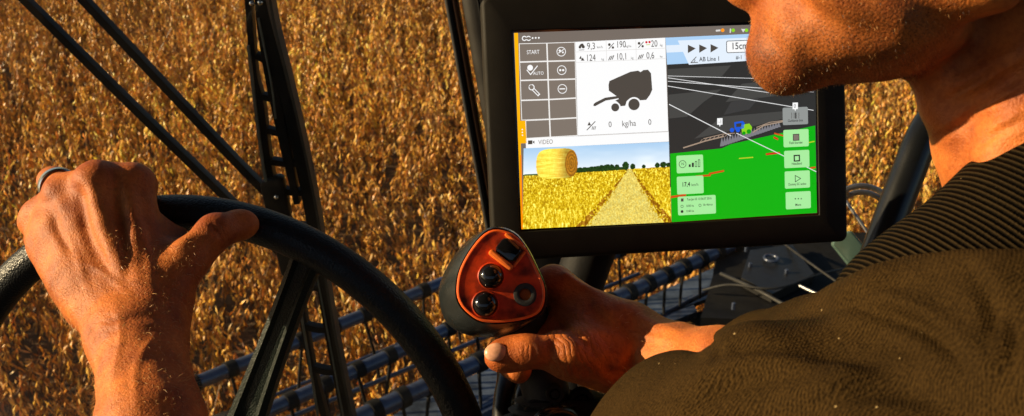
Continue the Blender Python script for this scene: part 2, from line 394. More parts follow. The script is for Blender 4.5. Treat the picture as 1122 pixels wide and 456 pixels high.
def relax(V, F, it=2, lam=.5):
    n = len(V); e = np.concatenate([F[:, [0, 1]], F[:, [1, 2]], F[:, [2, 3]], F[:, [3, 0]]])
    cnt = np.bincount(e[:, 0], minlength=n)+np.bincount(e[:, 1], minlength=n)
    for _ in range(it):
        A = np.zeros_like(V)
        for i in range(3): A[:, i] = np.bincount(e[:, 0], V[e[:, 1], i], n)+np.bincount(e[:, 1], V[e[:, 0], i], n)
        V = V+lam*(A/np.maximum(cnt, 1)[:, None]-V)
    return V
# ================================================================== PERSON
def Dw(v): return v[0]*RT+v[1]*UP+v[2]*FW
def unit(v): v = np.asarray(v, float); return v/np.linalg.norm(v)
HF = unit(Dw((-1, 0.02, .06))); HU = unit(Dw((.02, 1, 0))); HU = unit(HU-HF*np.dot(HU, HF)); HS = np.cross(HF, HU)
if np.dot(HS, FW) > 0: HS = -HS                                 # towards the camera (his left)
H0 = P(818, 56, .452)
HAX = np.array([HF, HU, HS])
def hp(f, u, s=0): return H0+(f*HF+u*HU+s*HS)*.001
mm = .001
def hE(f, u, s, rf, ru, rs, k=.012, sub=False): return Ell(hp(f, u, s), (rf*mm, ru*mm, rs*mm), HAX, k, sub)
def hC(a, b, ra, rb, k=.008, sub=False): return Cone(hp(*a), hp(*b), ra*mm, rb*mm, k, sub)
head = [hE(-88, 128, 0, 98, 90, 76), hE(-50, 72, 0, 52, 72, 56, .02), hE(-54, 14, 0, 42, 27, 42, .014),
        hC((-24, 1, 8), (-86, 24, 48), 14, 12, .014), hC((-24, 1, -8), (-86, 24, -48), 14, 12, .014),
        hC((-86, 26, 48), (-96, 66, 64), 12, 12, .02), hC((-86, 26, -48), (-96, 66, -64), 12, 12, .02),
        hE(-18.5, -2, 0, 18.5, 17.5, 20, .008), hE(-23, 24, 0, 21, 26, 27, .010),
        hC((-3, 29.5, -14), (2, 29.5, 0), 6, 8, .007), hC((2, 29.5, 0), (-3, 29.5, 14), 8, 6, .007),
        hC((-4, 43, -15), (2, 44, 0), 5, 7, .005), hC((2, 44, 0), (-4, 43, 15), 7, 5, .005),
        hC((0, 98, 0), (20, 64, 0), 7, 9, .012), hE(4, 58, 11, 10, 8, 8, .006), hE(4, 58, -11, 10, 8, 8, .006),
        hC((-8, 106, -34), (-3, 108, 0), 7, 8, .014), hC((-3, 108, 0), (-8, 106, 34), 8, 7, .014),
        hE(-26, 72, 44, 22, 16, 14, .02), hE(-26, 72, -44, 22, 16, 14, .02),
        hE(8, 93, 32, 18, 11, 14, .012, True), hE(8, 93, -32, 18, 11, 14, .012, True),
        hC((-18, 3, 20), (-56, 2, 36), 6, 6, .012), hE(-40, 34, 46, 30, 26, 10, .02), hE(-40, 34, -46, 30, 26, 10, .02)]
for s in (1, -1):
    head += [Grp([hE(-98, 82, 77*s, 17, 31, 6, 0), hE(-92, 84, 84*s, 9, 20, 6, .006, True), hE(-90, 62, 78*s, 8, 10, 6, .004)], .006)]
neck0 = P(1138, 5, .466); neck1 = P(1186, 140, .470)
torsoC = C2W([.33, -.10, .50]); SL = C2W([.19, -.09, .345]); SR = C2W([.43, -.10, .68]); PEL = np.array([.50, .45, 2.42]); CH = .5*torsoC+.5*PEL
neck = [Cone(neck0, neck1, .0525, .0565, .010), Cone(neck1, torsoC, .060, .075, .03),
        Cone(P(1175, -20, .430), P(1100, 190, .436), .012, .011, .016),             # strap muscle on the near side
        Cone(P(1034, 90, .462), P(1078, 185, .466), .013, .013, .014), Ell(P(1038, 118, .460), (.008, .011, .009), None, .008)]
torso = [Cone(torsoC, CH, .10, .115, .05), Cone(CH, PEL, .115, .125, .05), Cone(C2W([.36, -.18, .52]), SL, .05, .045, .03), Cone(torsoC, SR, .06, .055, .05)]
ELB_L = C2W([-.135, -.225, .405]); ELB_R = C2W([.22, -.12, .455])
def chain(js, rs, k=.004): return [Cone(js[i], js[i+1], rs[i], rs[i+1], k) for i in range(len(js)-1)]
# ---- left hand, closed over the wheel rim, seen from its back
LW = P(150, 352, .598)
Lm = {'pinky': P(44, 242, .656), 'ring': P(73, 215, .643), 'middle': P(108, 202, .634), 'index': P(147, 203, .644)}
lh = [Cone(ELB_L, P(167, 470, .535), .036, .0270, .01), Cone(P(167, 470, .535), P(152, 372, .588), .0268, .0250, .01),
      Cone(P(135, 372, .592), P(92, 305, .618), .016, .017, .022), Cone(P(165, 372, .594), P(178, 300, .622), .015, .013, .022)]
for nm, r0, r1, wx in (('pinky', .0135, .0112, -18), ('ring', .0135, .0118, -7), ('middle', .014, .0122, 5), ('index', .014, .0126, 17)):
    lh.append(Cone(P(150+wx, 345, .603), Lm[nm], r0, r1, .010))
lh += [Ell(P(98, 275, .636), (.030, .036, .016), [unit(RT-FW*.25), UP, unit(FW+RT*.25)], .02), Cone(P(70, 262, .640), P(105, 330, .616), .017, .016, .018)]
# knuckles and the cords that run to them
for nm, dx, r in (('pinky', 0, .0072), ('ring', 0, .0076), ('middle', 0, .0084), ('index', 0, .0088)):
    j = Lm[nm]; lh.append(Ell(j-FW*.0075+UP*.003, (r*1.15, r*1.05, r), [RT, UP, FW], .006))
lh += [Cone(P(142, 330, .5885), Lm['middle']-FW*.0125, .0035, .0030, .007), Cone(P(156, 326, .589), Lm['index']-FW*.0128, .0035, .0032, .007),
       Cone(P(132, 334, .590), Lm['ring']-FW*.0118, .0032, .0028, .007), Cone(P(118, 330, .594), P(88, 262, .6235), .0022, .0016, .005), Cone(P(100, 300, .607), P(64, 262, .630), .0020, .0015, .005)]
for a, b in (('pinky', 'ring'), ('ring', 'middle'), ('middle', 'index')):         # flesh between the knuckles
    lh.append(Cone(Lm[a]+UP*.001, Lm[b]+UP*.001, .0118, .0118, .007))
Lf = {'pinky': [Lm['pinky'], P(37, 243, .690), P(42, 262, .704), P(52, 284, .690)],
      'ring': [Lm['ring'], P(60, 199, .676), P(64, 226, .712), P(72, 262, .706)],
      'middle': [Lm['middle'], P(103, 206, .680), P(103, 222, .712), P(106, 248, .708)],
      'index': [Lm['index'], P(151, 207, .684), P(152, 222, .713), P(152, 242, .706)]}
for nm, rr in (('pinky', (.0112, .0096, .0084, .0075)), ('ring', (.0118, .0105, .0092, .0082)), ('middle', (.0122, .0108, .0095, .0085)), ('index', (.0124, .0108, .0095, .0085))):
    lh.append(Grp(chain(Lf[nm], rr, .003), .0045))
lt = [P(176, 330, .604), P(203, 287, .618), P(236, 254, .632), P(267, 248, .648)]
lh += [Grp(chain(lt, (.0165, .0125, .0105, .0088), .007)+[Ell(P(262, 245, .645), (.0115, .0095, .0085), [RT, UP, FW], .004)], .012),
       Cone(P(163, 265, .650), P(203, 292, .638), .0125, .011, .016), Cone(P(150, 250, .655), P(196, 262, .650), .010, .006, .014)]
for (a, b) in (((228, 256, .6215), (240, 268, .6225)), ((233, 250, .6212), (245, 262, .6228))): lh.append(Cone(P(*a), P(*b), .0009, .0007, .002, True))
# ---- right hand on the control lever, thumb towards us
RW = P(700, 384, .638)
Rm = {'index': P(607, 312, .655), 'middle': P(618, 332, .674), 'ring': P(627, 350, .688), 'pinky': P(640, 366, .696)}
rh = [Cone(ELB_R, P(790, 412, .590), .042, .026, .03), Cone(P(790, 410, .590), P(735, 392, .620), .0215, .0175, .02), Cone(P(735, 392, .620), P(697, 383, .640), .0175, .0165, .02)]
for nm, r0, r1, q in (('index', .0145, .0128, -.006), ('middle', .013, .0125, .004), ('ring', .013, .012, .012), ('pinky', .012, .0115, .018)):
    rh.append(Cone(RW+FW*q, Rm[nm], r0, r1, .012))
rh += [Ell(P(646, 366, .640), (.030, .021, .021), [unit(P(606, 340, .64)-P(690, 395, .64)), UP, FW], .018),
       Cone(P(672, 402, .634), P(628, 388, .614), .0135, .0145, .014), Cone(P(692, 392, .633), P(668, 408, .634), .012, .0105, .012)]
rt_ = [P(660, 397, .618), P(621, 388, .607), P(577, 385, .601), P(548, 391, .5995)]
rh += [Grp(chain(rt_, (.0140, .0112, .0100, .0090), .006)+[Ell(P(556, 389, .601), (.0122, .0098, .0090), [RT, UP, FW], .004)], .012)]
Rf = {'index': [Rm['index'], P(580, 338, .690), P(560, 350, .682), P(550, 358, .668)],
      'middle': [Rm['middle'], P(588, 360, .704), P(560, 374, .688), P(554, 384, .664)],
      'ring': [Rm['ring'], P(594, 382, .708), P(562, 400, .680), P(568, 405, .632)],
      'pinky': [Rm['pinky'], P(612, 388, .712), P(592, 398, .700), P(582, 402, .680)]}
for nm, rr in (('pinky', (.0108, .0096, .0084, .0075)), ('ring', (.0116, .0104, .0092, .0086)), ('middle', (.012, .0108, .0095, .0085)), ('index', (.0124, .0108, .0095, .0085))):
    rh.append(Grp(chain(Rf[nm], rr, .003), .0045))
rh += [Cone(P(664, 372, .6175), P(678, 408, .618), .0016, .0016, .005, True), Cone(P(575, 374, .5885), P(577, 386, .5880), .0008, .0008, .002, True), Cone(P(581, 374, .5888), P(583, 386, .5882), .0008, .0008, .002, True)]
rh += [Cone(P(672, 340, .635), P(620, 303, .6435), .0028, .0024, .006), Cone(P(690, 352, .6300), P(744, 372, .6020), .0028, .0024, .007)]
armL = chain([SL, P(1180, 560, .350), P(1000, 560, .380), P(860, 530, .430), C2W([-.02, -.215, .42]), ELB_L], [.046, .042, .032, .030, .036, .042], .01); armR = [Cone(SR, ELB_R, .052, .044, .04)]
body = Grp(head+neck+torso+armL+armR+[Grp(lh, .01), Grp(rh, .01)])
def lowfreq(p):
    return .00035*(np.sin(p[:, 0]*260+1.3*np.sin(p[:, 2]*170))*np.sin(p[:, 1]*230+2)+np.sin(p[:, 2]*310+p[:, 0]*120))
BV, BF = polygonise(body, .0018, disp=lowfreq)
BV, BF = components(BV, BF); BV = relax(BV, BF, 2, .35)
def crease(V, Fq, lines):
    nr = np.zeros_like(V); fn_ = np.cross(V[Fq[:, 2]]-V[Fq[:, 0]], V[Fq[:, 3]]-V[Fq[:, 1]])
    for i in range(4): np.add.at(nr, Fq[:, i], fn_)
    nr /= np.linalg.norm(nr, axis=1)[:, None]+1e-12
    q = V-CAM; c = np.stack([q@RT, q@UP, q@FW], 1); z = np.maximum(c[:, 2], .05); px = np.stack([561+FPX*c[:, 0]/z, 228-FPX*c[:, 1]/z], 1)
    front = (nr*q).sum(1) < .15*np.linalg.norm(q, axis=1); out = np.zeros(len(V))
    for pts, wd, dpth, rdg in lines:
        p = crom(pts, 6); lo_, hi_ = p.min(0)-wd*5, p.max(0)+wd*5; I = np.nonzero(front & (px > lo_).all(1) & (px < hi_).all(1) & (z > .1))[0]
        if not len(I): continue
        X = px[I]; d = np.full(len(I), 1e9); sg = np.zeros(len(I)); tt = np.zeros(len(I)); n_ = len(p)
        for i in range(n_-1):
            a, b = p[i], p[i+1]; ab = b-a; t = np.clip(((X-a)@ab)/(ab@ab), 0, 1); e = X-a-t[:, None]*ab; dd = np.hypot(e[:, 0], e[:, 1]); k = dd < d
            d[k] = dd[k]; sg[k] = np.sign(ab[0]*e[k, 1]-ab[1]*e[k, 0]); tt[k] = (i+t[k])/(n_-1)
        env = np.sin(np.pi*np.clip(tt, .04, .96))**.6*(d < wd*5); s = d*sg/wd
        out[I] += env*(-dpth*np.exp(-s**2)+rdg*np.exp(-((s+1.9)/1.5)**2)+rdg*.5*np.exp(-((s-2.2)/1.8)**2))
    return V+nr*out[:, None]
BV = crease(BV, BF, [([(600, 350), (616, 357), (634, 368), (650, 384)], 5, .0024, .0012), ([(660, 400), (672, 409), (686, 404), (694, 392)], 5, .0026, .0014), ([(606, 398), (630, 402), (652, 412)], 5, .0010, .0012),
    ([(612, 330), (634, 346), (656, 362), (690, 374)], 5, -.0016, -.0006), ([(676, 350), (700, 366), (736, 374)], 4, -.0012, -.0003), ([(640, 322), (652, 340), (668, 352)], 5, .0012, .0008),
    ([(602, 388), (606, 376), (614, 366)], 4, .0009, .0006), ([(548, 378), (556, 376), (566, 377)], 4, .0006, .0003), ([(574, 376), (577, 385), (577, 396)], 3, .0007, .0003), ([(582, 377), (585, 386), (584, 396)], 3, .0006, .0003),
    ([(1034, 112), (1070, 92), (1126, 58)], 5, .0022, .0012), ([(1046, 136), (1086, 112), (1134, 84)], 4, .0016, .0010), ([(1030, 150), (1062, 134), (1100, 122)], 4, .0014, .0009), ([(1070, 160), (1100, 142), (1136, 124)], 4, .0012, .0009),
    ([(842, 30), (852, 50), (856, 74)], 8, .0008, .0008),
    ([(134, 300), (128, 262), (118, 226)], 4, -.0013, 0), ([(168, 318), (160, 270), (150, 232)], 5, -.0014, 0), ([(96, 318), (84, 280), (66, 250)], 4, -.0010, 0), ([(150, 330), (110, 296), (90, 290)], 3, -.0009, 0), ([(176, 360), (150, 400), (150, 450)], 4, -.0010, 0), ([(120, 420), (132, 370), (126, 330)], 4, -.0009, 0),
    ([(88, 206), (92, 240), (104, 280)], 6, .0024, .0004), ([(127, 196), (131, 236), (138, 276)], 7, .0030, .0004), ([(56, 222), (64, 252), (82, 280)], 5, .0018, .0004), ([(112, 352), (150, 348), (190, 352)], 4, .0009, .0006), ([(118, 362), (152, 360), (186, 364)], 3, .0006, .0004),
    ([(231, 240), (236, 252), (244, 264)], 3, .0007, .0004), ([(237, 237), (243, 249), (250, 261)], 3, .0006, .0003), ([(186, 276), (204, 262), (222, 246)], 6, -.0010, 0)])
rel = (BV-H0)@HAX.T*1000
def sst(x, a, b): t = np.clip((x-a)/(b-a), 0, 1); return t*t*(3-2*t)
stub = sst(rel[:, 1], 34, 2)*sst(rel[:, 0], -92, -50)*sst(rel[:, 1], -60, -22)*sst(np.linalg.norm(BV-H0, axis=1), .19, .16)
stub *= .35+.65*sst(rel[:, 1]+.25*(rel[:, 0]+20), 30, -8); stub *= 1-.8*sst(rel[:, 1]+rel[:, 0]*.28, -30, -42)
def fold_at(c, dr, rad, sp, amt):
    c = P(*c); q = np.linalg.norm(BV-c, axis=1); w_ = np.exp(-(q/rad)**2)*amt; k = w_ > FWT; FWT[k] = w_[k]; FCO[k] = ((BV-c)@dr)[k]*math.pi/sp
FWT = np.zeros(len(BV)); FCO = np.zeros(len(BV))
fold_at((628, 376, .608), unit(RT*.9+UP*.42), .020, .0042, 2.2)
fold_at((690, 392, .622), unit(RT*.95-UP*.2), .014, .0060, 1.5)
fold_at((150, 352, .575), unit(UP), .018, .0060, 1.2)
fold_at((238, 254, .622), unit(RT*.8+UP*.5), .007, .0028, .9)
fold_at((579, 384, .588), unit(RT), .005, .0028, .9)
red = np.zeros(len(BV))
for j in list(Lm.values())+list(Rm.values())+[lt[2], lt[3], rt_[2], rt_[3]]: red = np.maximum(red, sst(np.linalg.norm(BV-j, axis=1), .026, .010))
PER = empty('person', (PEL[0], PEL[1], 2.40), 'driver in brown knitted sweater steering with one hand and gripping the joystick', 'person')
BODY = mesh_obj('body', BV, BF, M['skin'], PER, attrs={'stubble': np.clip(stub, 0, 1), 'red': red*.3, 'fold': FCO, 'foldw': np.where(FWT > .02, FWT, 0)})
for s in (1, -1): MB().ball(hp(-11, 94, 31*s), .0122).build('eye', [surf('eyeball', (.6, .55, .5), .15, nscale=50, bump=0)], PER)
hv, hf = polygonise(Grp([hE(-94, 136, 0, 99, 90, 81, 0), hC((-150, 60, 0), (-160, 90, 0), 50, 50, .02), hE(30, 60, 0, 100, 78, 110, .01, True), hE(-90, 40, 0, 60, 62, 120, .01, True), hE(40, 140, 0, 55, 34, 90, .015, True)]), .003)
mesh_obj('hair', hv, hf, surf('hair_brown', (.05, .025, .012), .5, nscale=150, bump=.8, bscale=300, bdist=.002), PER)
BRM = surf('brow_hair', (.06, .03, .015), .6, bump=.6)
for s in (1, -1): MB().tube(crom([hp(6, 108, 12*s), hp(4, 112, 28*s), hp(-8, 108, 46*s)], 5), [.0025]*10+[.001], 8).build('eyebrow', [BRM], PER)
# nails
def nail(c, ax, r, name='fingernail'):
    MB().ball(c, r, ax, 10).build(name, [M['nail']], PER)
td = unit(rt_[3]-rt_[2]); nn = unit(-FW*.93+UP*.36); ns = unit(np.cross(td, nn)); nn = np.cross(ns, td)*(1 if np.dot(np.cross(ns, td), nn) > 0 else -1)
nail(P(543, 389, .5985)+nn*.0072, [td, ns, nn], (.0068, .0056, .0030))
# ring on the left ring finger
rc = .38*Lf['ring'][0]+.62*Lf['ring'][1]; ra = unit(Lf['ring'][1]-Lf['ring'][0]); u1 = unit(np.cross(ra, UP)); u2 = np.cross(ra, u1)
rg = MB(); R_ = .0122
rg.loft([[rc+ra*(o_*.0030)+(R_+q*.0008)*(math.cos(a)*u1+math.sin(a)*u2) for (o_, q) in ((-1, 0), (-.7, 1), (.7, 1), (1, 0), (.8, -1.2), (-.8, -1.2))] for a in np.arange(41)*2*math.pi/40], cap=False)
rg.build('finger_ring', [M['silver']], PER)
# fine golden hair on both forearms
hvv = []; hff = []; hcc = []
nrm = np.zeros_like(BV)
fn = np.cross(BV[BF[:, 2]]-BV[BF[:, 0]], BV[BF[:, 3]]-BV[BF[:, 1]])
for i in range(4): np.add.at(nrm, BF[:, i], fn)
nrm /= np.linalg.norm(nrm, axis=1)[:, None]+1e-12
def arm_hair(a, b, rmax, n, ln):
    ab = b-a; t = ((BV-a)@ab)/(ab@ab); q = BV-a-t[:, None]*ab; dd = np.linalg.norm(q, axis=1)
    c = np.nonzero((t > -.1) & (t < 1.1) & (dd < rmax))[0]; c = RNG.choice(c, min(n, len(c)), replace=False)
    for i in c:
        g = unit(nrm[i]*RNG.uniform(.25, .6)+unit(-ab)*RNG.uniform(.3, 1)*-1*-1+RNG.normal(0, .35, 3)); L_ = ln*RNG.uniform(.5, 1.2); sd = unit(np.cross(g, RNG.normal(0, 1, 3)))*.00009
        o_ = len(hvv); m_ = BV[i]+g*L_*.5+nrm[i]*L_*.06; hvv.extend([BV[i]-sd, BV[i]+sd, m_+sd*.8, m_-sd*.8, BV[i]+g*L_-nrm[i]*L_*.12])
        hff.extend([(o_, o_+1, o_+2, o_+3), (o_+3, o_+2, o_+4)]); hcc.extend([(.75, .45, .18)]*5)
arm_hair(P(158, 480, .535), P(130, 290, .612), .05, 2600, .0045)
arm_hair(P(790, 410, .59), P(690, 375, .64), .04, 260, .005)
mesh_obj('arm_hair', hvv, hff, M['hairs'], PER, smooth=False, attrs={'col': np.array(hcc)})
bs = np.nonzero(stub > .25)[0]; bs = RNG.choice(bs, min(5200, len(bs)), replace=False); bv = []; bf = []; bc2 = []
for i in bs:
    g = unit(nrm[i]*.55-HU*RNG.uniform(.3, .9)+RNG.normal(0, .35, 3)-HF*.2); L_ = RNG.uniform(.0008, .0020); sd = unit(np.cross(g, RNG.normal(0, 1, 3)))*.00007; o_ = len(bv)
    bv.extend([BV[i]-sd, BV[i]+sd, BV[i]+g*L_]); bf.append((o_, o_+1, o_+2)); bc2.extend([(.03, .014, .006) if RNG.random() < .82 else (.75, .42, .16)]*3)
mesh_obj('beard_stubble', bv, bf, M['hairs'], PER, smooth=False, attrs={'col': np.array(bc2)})
# ---- knitted sweater
A = [P(800, 404, .600), P(885, 396, .515), P(950, 392, .448), P(1010, 388, .402), P(1150, 402, .355), P(1300, 430, .34)]
Ar = [.0235, .0312, .0353, .0376, .0422, .048]
Bc = [P(742, 474, .480), P(860, 498, .415), P(1000, 530, .365), P(1180, 520, .335), SL]
Br = [.0298, .0410, .0475, .0600, .062]
CW1 = unit(RT*.55+UP*.8+FW*.1); CW2 = unit(RT*.8-UP*.55); CW3 = unit(RT*.9+UP*.1+FW*.4)
sw = chain(A, Ar, .004)
low = Grp(chain(Bc, Br, .004)+[Cone(Bc[0], C2W([-.02, -.21, .42]), .031, .045, .03), Cone(C2W([-.02, -.21, .42]), C2W([-.11, -.215, .405]), .046, .052, .03), Cone(Bc[1], C2W([-.02, -.21, .42]), .045, .05, .04)], .007)
sw = [Grp(sw, 0), low, Cone(C2W([.40, -.21, .56]), CH, .12, .145, .02), Cone(CH, PEL, .145, .15, .05), Cone(C2W([.42, -.2, .56]), SR, .075, .06, .02), Cone(SR, ELB_R, .065, .055, .03), Cone(ELB_L, P(166, 640, .46), .052, .050, .02),
      Cone(P(768, 403, .6045), P(788, 407, .596), .0222, .0232, .006)]
# folds: grooves and ridges laid over the cloth
for (pts, r, k) in () and (([(952, 343, .4155), (985, 350, .3855), (1020, 368, .3615), (1050, 388, .3425)], .0030, .008),):
    for i in range(len(pts)-1): sw.append(Cone(P(*pts[i]), P(*pts[i+1]), r, r, k, True))
def clothwave(p): return .0016*np.sin((p@CW1)*170+2.2*np.sin((p@CW2)*42))*np.clip(np.sin((p@CW2)*55+1)+.3, 0, 1)+.0009*np.sin((p@CW3)*120+2*np.sin(p[:, 0]*60))+ .0012*np.sin(p[:, 0]*70+3*np.sin(p[:, 2]*40)+p[:, 1]*30)+.0005*np.sin(p[:, 2]*150+p[:, 0]*60)
SV, SF = polygonise(Grp(sw), .0026, B=18, margin=.05, disp=clothwave); SV, SF = components(SV, SF); SV = relax(SV, SF, 3, .5)
SV = crease(SV, SF, [([(930, 334), (965, 343), (1000, 354), (1030, 372), (1060, 402)], 8, .0055, .0035), ([(768, 390), (820, 381), (880, 384), (940, 396), (1000, 420)], 11, .0035, .0022),
    ([(760, 446), (800, 424), (850, 412), (905, 412)], 10, .0028, .0020), ([(1062, 296), (1082, 322), (1090, 352), (1084, 384)], 9, .0030, .0022), ([(850, 350), (900, 342), (950, 322), (990, 312)], 9, .0022, .0018),
    ([(1105, 330), (1112, 372), (1100, 420)], 10, .0030, .0022), ([(884, 452), (930, 432), (985, 430), (1040, 444)], 11, .0030, .0022), ([(778, 372), (786, 384), (784, 398)], 5, .0014, .0010)])
dA = unit(A[3]-A[1]); dB = unit(np.cross(dA, FW))
mesh_obj('sweater', SV, SF, M['knit'], PER, attrs={'across': (SV@unit(dA*.95+dB*.3)), 'along': SV@unit(dB*.95-dA*.3)})
K0 = P(1041, 378, .440); K1 = P(1270, 155, .440)
dK = unit(K1-K0)
KV, KF = polygonise(Grp([Cone(K0, K1, .0500, .0500, 0), Cone(K0, P(1030, 520, .46), .0500, .06, .02)]), .0035, B=16); KV = relax(KV, KF, 2, .5)
mesh_obj('collar', KV, KF, M['rib'], PER, attrs={'across': KV@dK, 'along': KV@unit(np.cross(dK, FW))})
# trousers and shoes (below the frame)
KN = [np.array([.02, .78, 2.40]), np.array([.05, .50, 2.36])]
tr = [Cone(PEL, PEL+[0, 0, -.02], .145, .145, .03)]
for i, k_ in enumerate(KN):
    hip = PEL+np.array([-.02, .10*(1-2*i), -.02]); ft = k_+np.array([-.10, .10, -.44]); tr += [Cone(hip, k_, .085, .062, .03), Cone(k_, ft, .062, .045, .02)]
tv, tf = polygonise(Grp(tr), .008, B=12); mesh_obj('trousers', tv, tf, M['trouser'], PER)
for k_ in KN:
    ft = k_+np.array([-.10, .10, -.47]); sv, sf = polygonise(Grp([Cone(ft, ft+[-.14, .05, -.03], .040, .034, .02), Cone(ft+[0, 0, .05], ft, .045, .042, .02)]), .005, B=12)
    mesh_obj('shoe', sv, sf, M['rubber'], PER)
# ================================================================== STEERING WHEEL
def rotm(ax, ay, az):
    cx, sx, cy, sy, cz, sz = math.cos(ax), math.sin(ax), math.cos(ay), math.sin(ay), math.cos(az), math.sin(az)
    return np.array([[cz, -sz, 0], [sz, cz, 0], [0, 0, 1]])@np.array([[cy, 0, sy], [0, 1, 0], [-sy, 0, cy]])@np.array([[1, 0, 0], [0, cx, -sx], [0, sx, cx]])
Rw = rotm(-.207, .185, 0); wc = np.array([-.217, -.199, .713]); WR = .20
WX, WY, WZ = Dw(Rw[:, 0]), Dw(Rw[:, 1]), -Dw(Rw[:, 2]); WC = C2W(wc)     # WZ towards the driver
wh = empty('steering_wheel', WC, 'black grained steering wheel with thick rim held by a left hand', 'steering wheel')
ang = np.arange(160)*2*math.pi/160
def wpt(a, r=WR, z=0): return WC+r*(math.cos(a)*WX+math.sin(a)*WY)+z*WZ
rim = MB(); L = []
for a in ang:
    er = math.cos(a)*WX+math.sin(a)*WY; lp = []
    for b in np.arange(20)*2*math.pi/20:
        fr = .0124; rz = .0130
        grip = -.0012*max(0, math.sin(b))**3 if False else 0
        lp.append(WC+(WR+(fr+grip)*math.cos(b))*er+rz*math.sin(b)*WZ)
    L.append(lp)
L.append(L[0]); rim.loft(L, False); rim.build('rim', [M['wheel']], wh)
for a0 in (math.radians(62), math.radians(182), math.radians(302)):
    sp = MB(); L = []
    for t in np.linspace(0, 1, 14):
        r = .03+t*(WR-.034); w = .0128-.0036*t+.002*t**8+(.003*(1-t)**3); th = .0080+.003*t**4; z = -.032*(1-t)**1.3-.002
        c = wpt(a0, r, z); er = math.cos(a0)*WX+math.sin(a0)*WY; es = -math.sin(a0)*WX+math.cos(a0)*WY
        sec = [(-1, .1), (-.93, .6), (-.6, .9), (-.35, .55), (.35, .55), (.6, .9), (.93, .6), (1, .1), (.9, -.7), (.5, -1), (-.5, -1), (-.9, -.7)]
        L.append([c+es*w*x+WZ*th*y for x, y in sec])
    sp.loft(L); sp.build('spoke', [M['spoke']], wh)
hb = MB(); hb.loft([[wpt(a, r, z) for a in ang[::4]] for r, z in ((.036, -.055), (.041, -.03), (.039, -.016), (.034, -.010), (.010, -.008))]); hb.build('hub', [M['wheel']], wh)
sc_ = empty('steering_column', WC-WZ*.055+np.array([0, .25, -.75]), 'dark steering column rising from cab floor to the wheel', 'column')
base = WC+np.array([-.04, .02, -1.0]); base[2] = 1.902
cm = MB().tube([WC-WZ*.05, WC-WZ*.06-np.array([.02, 0, .08]), .5*WC+.5*base-np.array([.04, .06, 0]), base], [.032, .034, .042, .055], 20); cm.build('column_tube', [M['plastic']], sc_)
MB().box(base+[0, 0, .02], np.eye(3), (.12, .12, .02), .008).build('base_flange', [M['machine']], sc_)

# ================================================================== DISPLAY
Rm_ = rotm(-.0863, -.1057, .0527); mc = np.array([.1243, .066, .80])
MX, MY, MZ = Dw(Rm_[:, 0]), Dw(Rm_[:, 1]), -Dw(Rm_[:, 2]); MC = C2W(mc); SW_, SH_ = .2417, .1531
rot = Matrix((MX, MY, MZ)).transposed()
mon = empty('display_terminal', MC, 'large dark framed farm terminal with bright split touch screen', 'monitor', rot=rot)
def S(px, py):
    w = PL(px, py, MC, MZ)-MC; return np.array([w@MX, w@MY])
# casing: outline in the terminal's own frame
tl, bl, br = S(529, 1), S(538, 284), S(928, 267)
X0, X1, Y0 = (tl[0]+bl[0])/2, br[0], (bl[1]+br[1])/2; Y1 = Y0+.2060
cx_, cy_ = (X0+X1)/2, (Y0+Y1)/2; hx, hy = (X1-X0)/2, (Y1-Y0)/2
def rrect(hx, hy, r, c=(0, 0), n=6):
    o_ = []
    for qx, qy, a0 in ((1, 1, 0), (-1, 1, 90), (-1, -1, 180), (1, -1, 270)):
        for k in range(n): a = math.radians(a0+k*90/(n-1)); o_.append((c[0]+qx*(hx-r)+r*math.cos(a), c[1]+qy*(hy-r)+r*math.sin(a)))
    return o_
bz = MB(); L = []
for g_, r, z in ((.006, .006, -.042), (.002, .006, -.036), (0, .0062, -.010), (0, .006, .0002), (-.0012, .005, .0022), (-.0030, .004, .0030)):
    h_ = -abs(g_) if g_ > 0 else g_
    L.append([(x, y, z) for x, y in rrect(hx+h_, hy+h_, r, (cx_, cy_))])
n_ = len(L[0])
sx, sy = SW_/2+.0015, SH_/2+.0015
L.append([(x, y, .0030) for x, y in rrect(sx+.0008, sy+.0008, .0010)]); L.append([(x, y, .0016) for x, y in rrect(sx, sy, .0008)])
bz.loft(L, False); bz.F.append(tuple(range(n_))[::-1]); bz.M.append(0)
bz.build('bezel', [M['bezel']], mon, local=True)
gs = MB(); gs.loft([[(x, y, z) for x, y in rrect(hx-.0005, hy-.0005, .010, (cx_, cy_))] for z in (-.0110, -.0100)]); 
scr = MB().box((0, 0, .0006), np.eye(3), (SW_/2+.0022, SH_/2+.0022, .0010)).build('screen', [M['gloss']], mon, local=True, smooth=False)

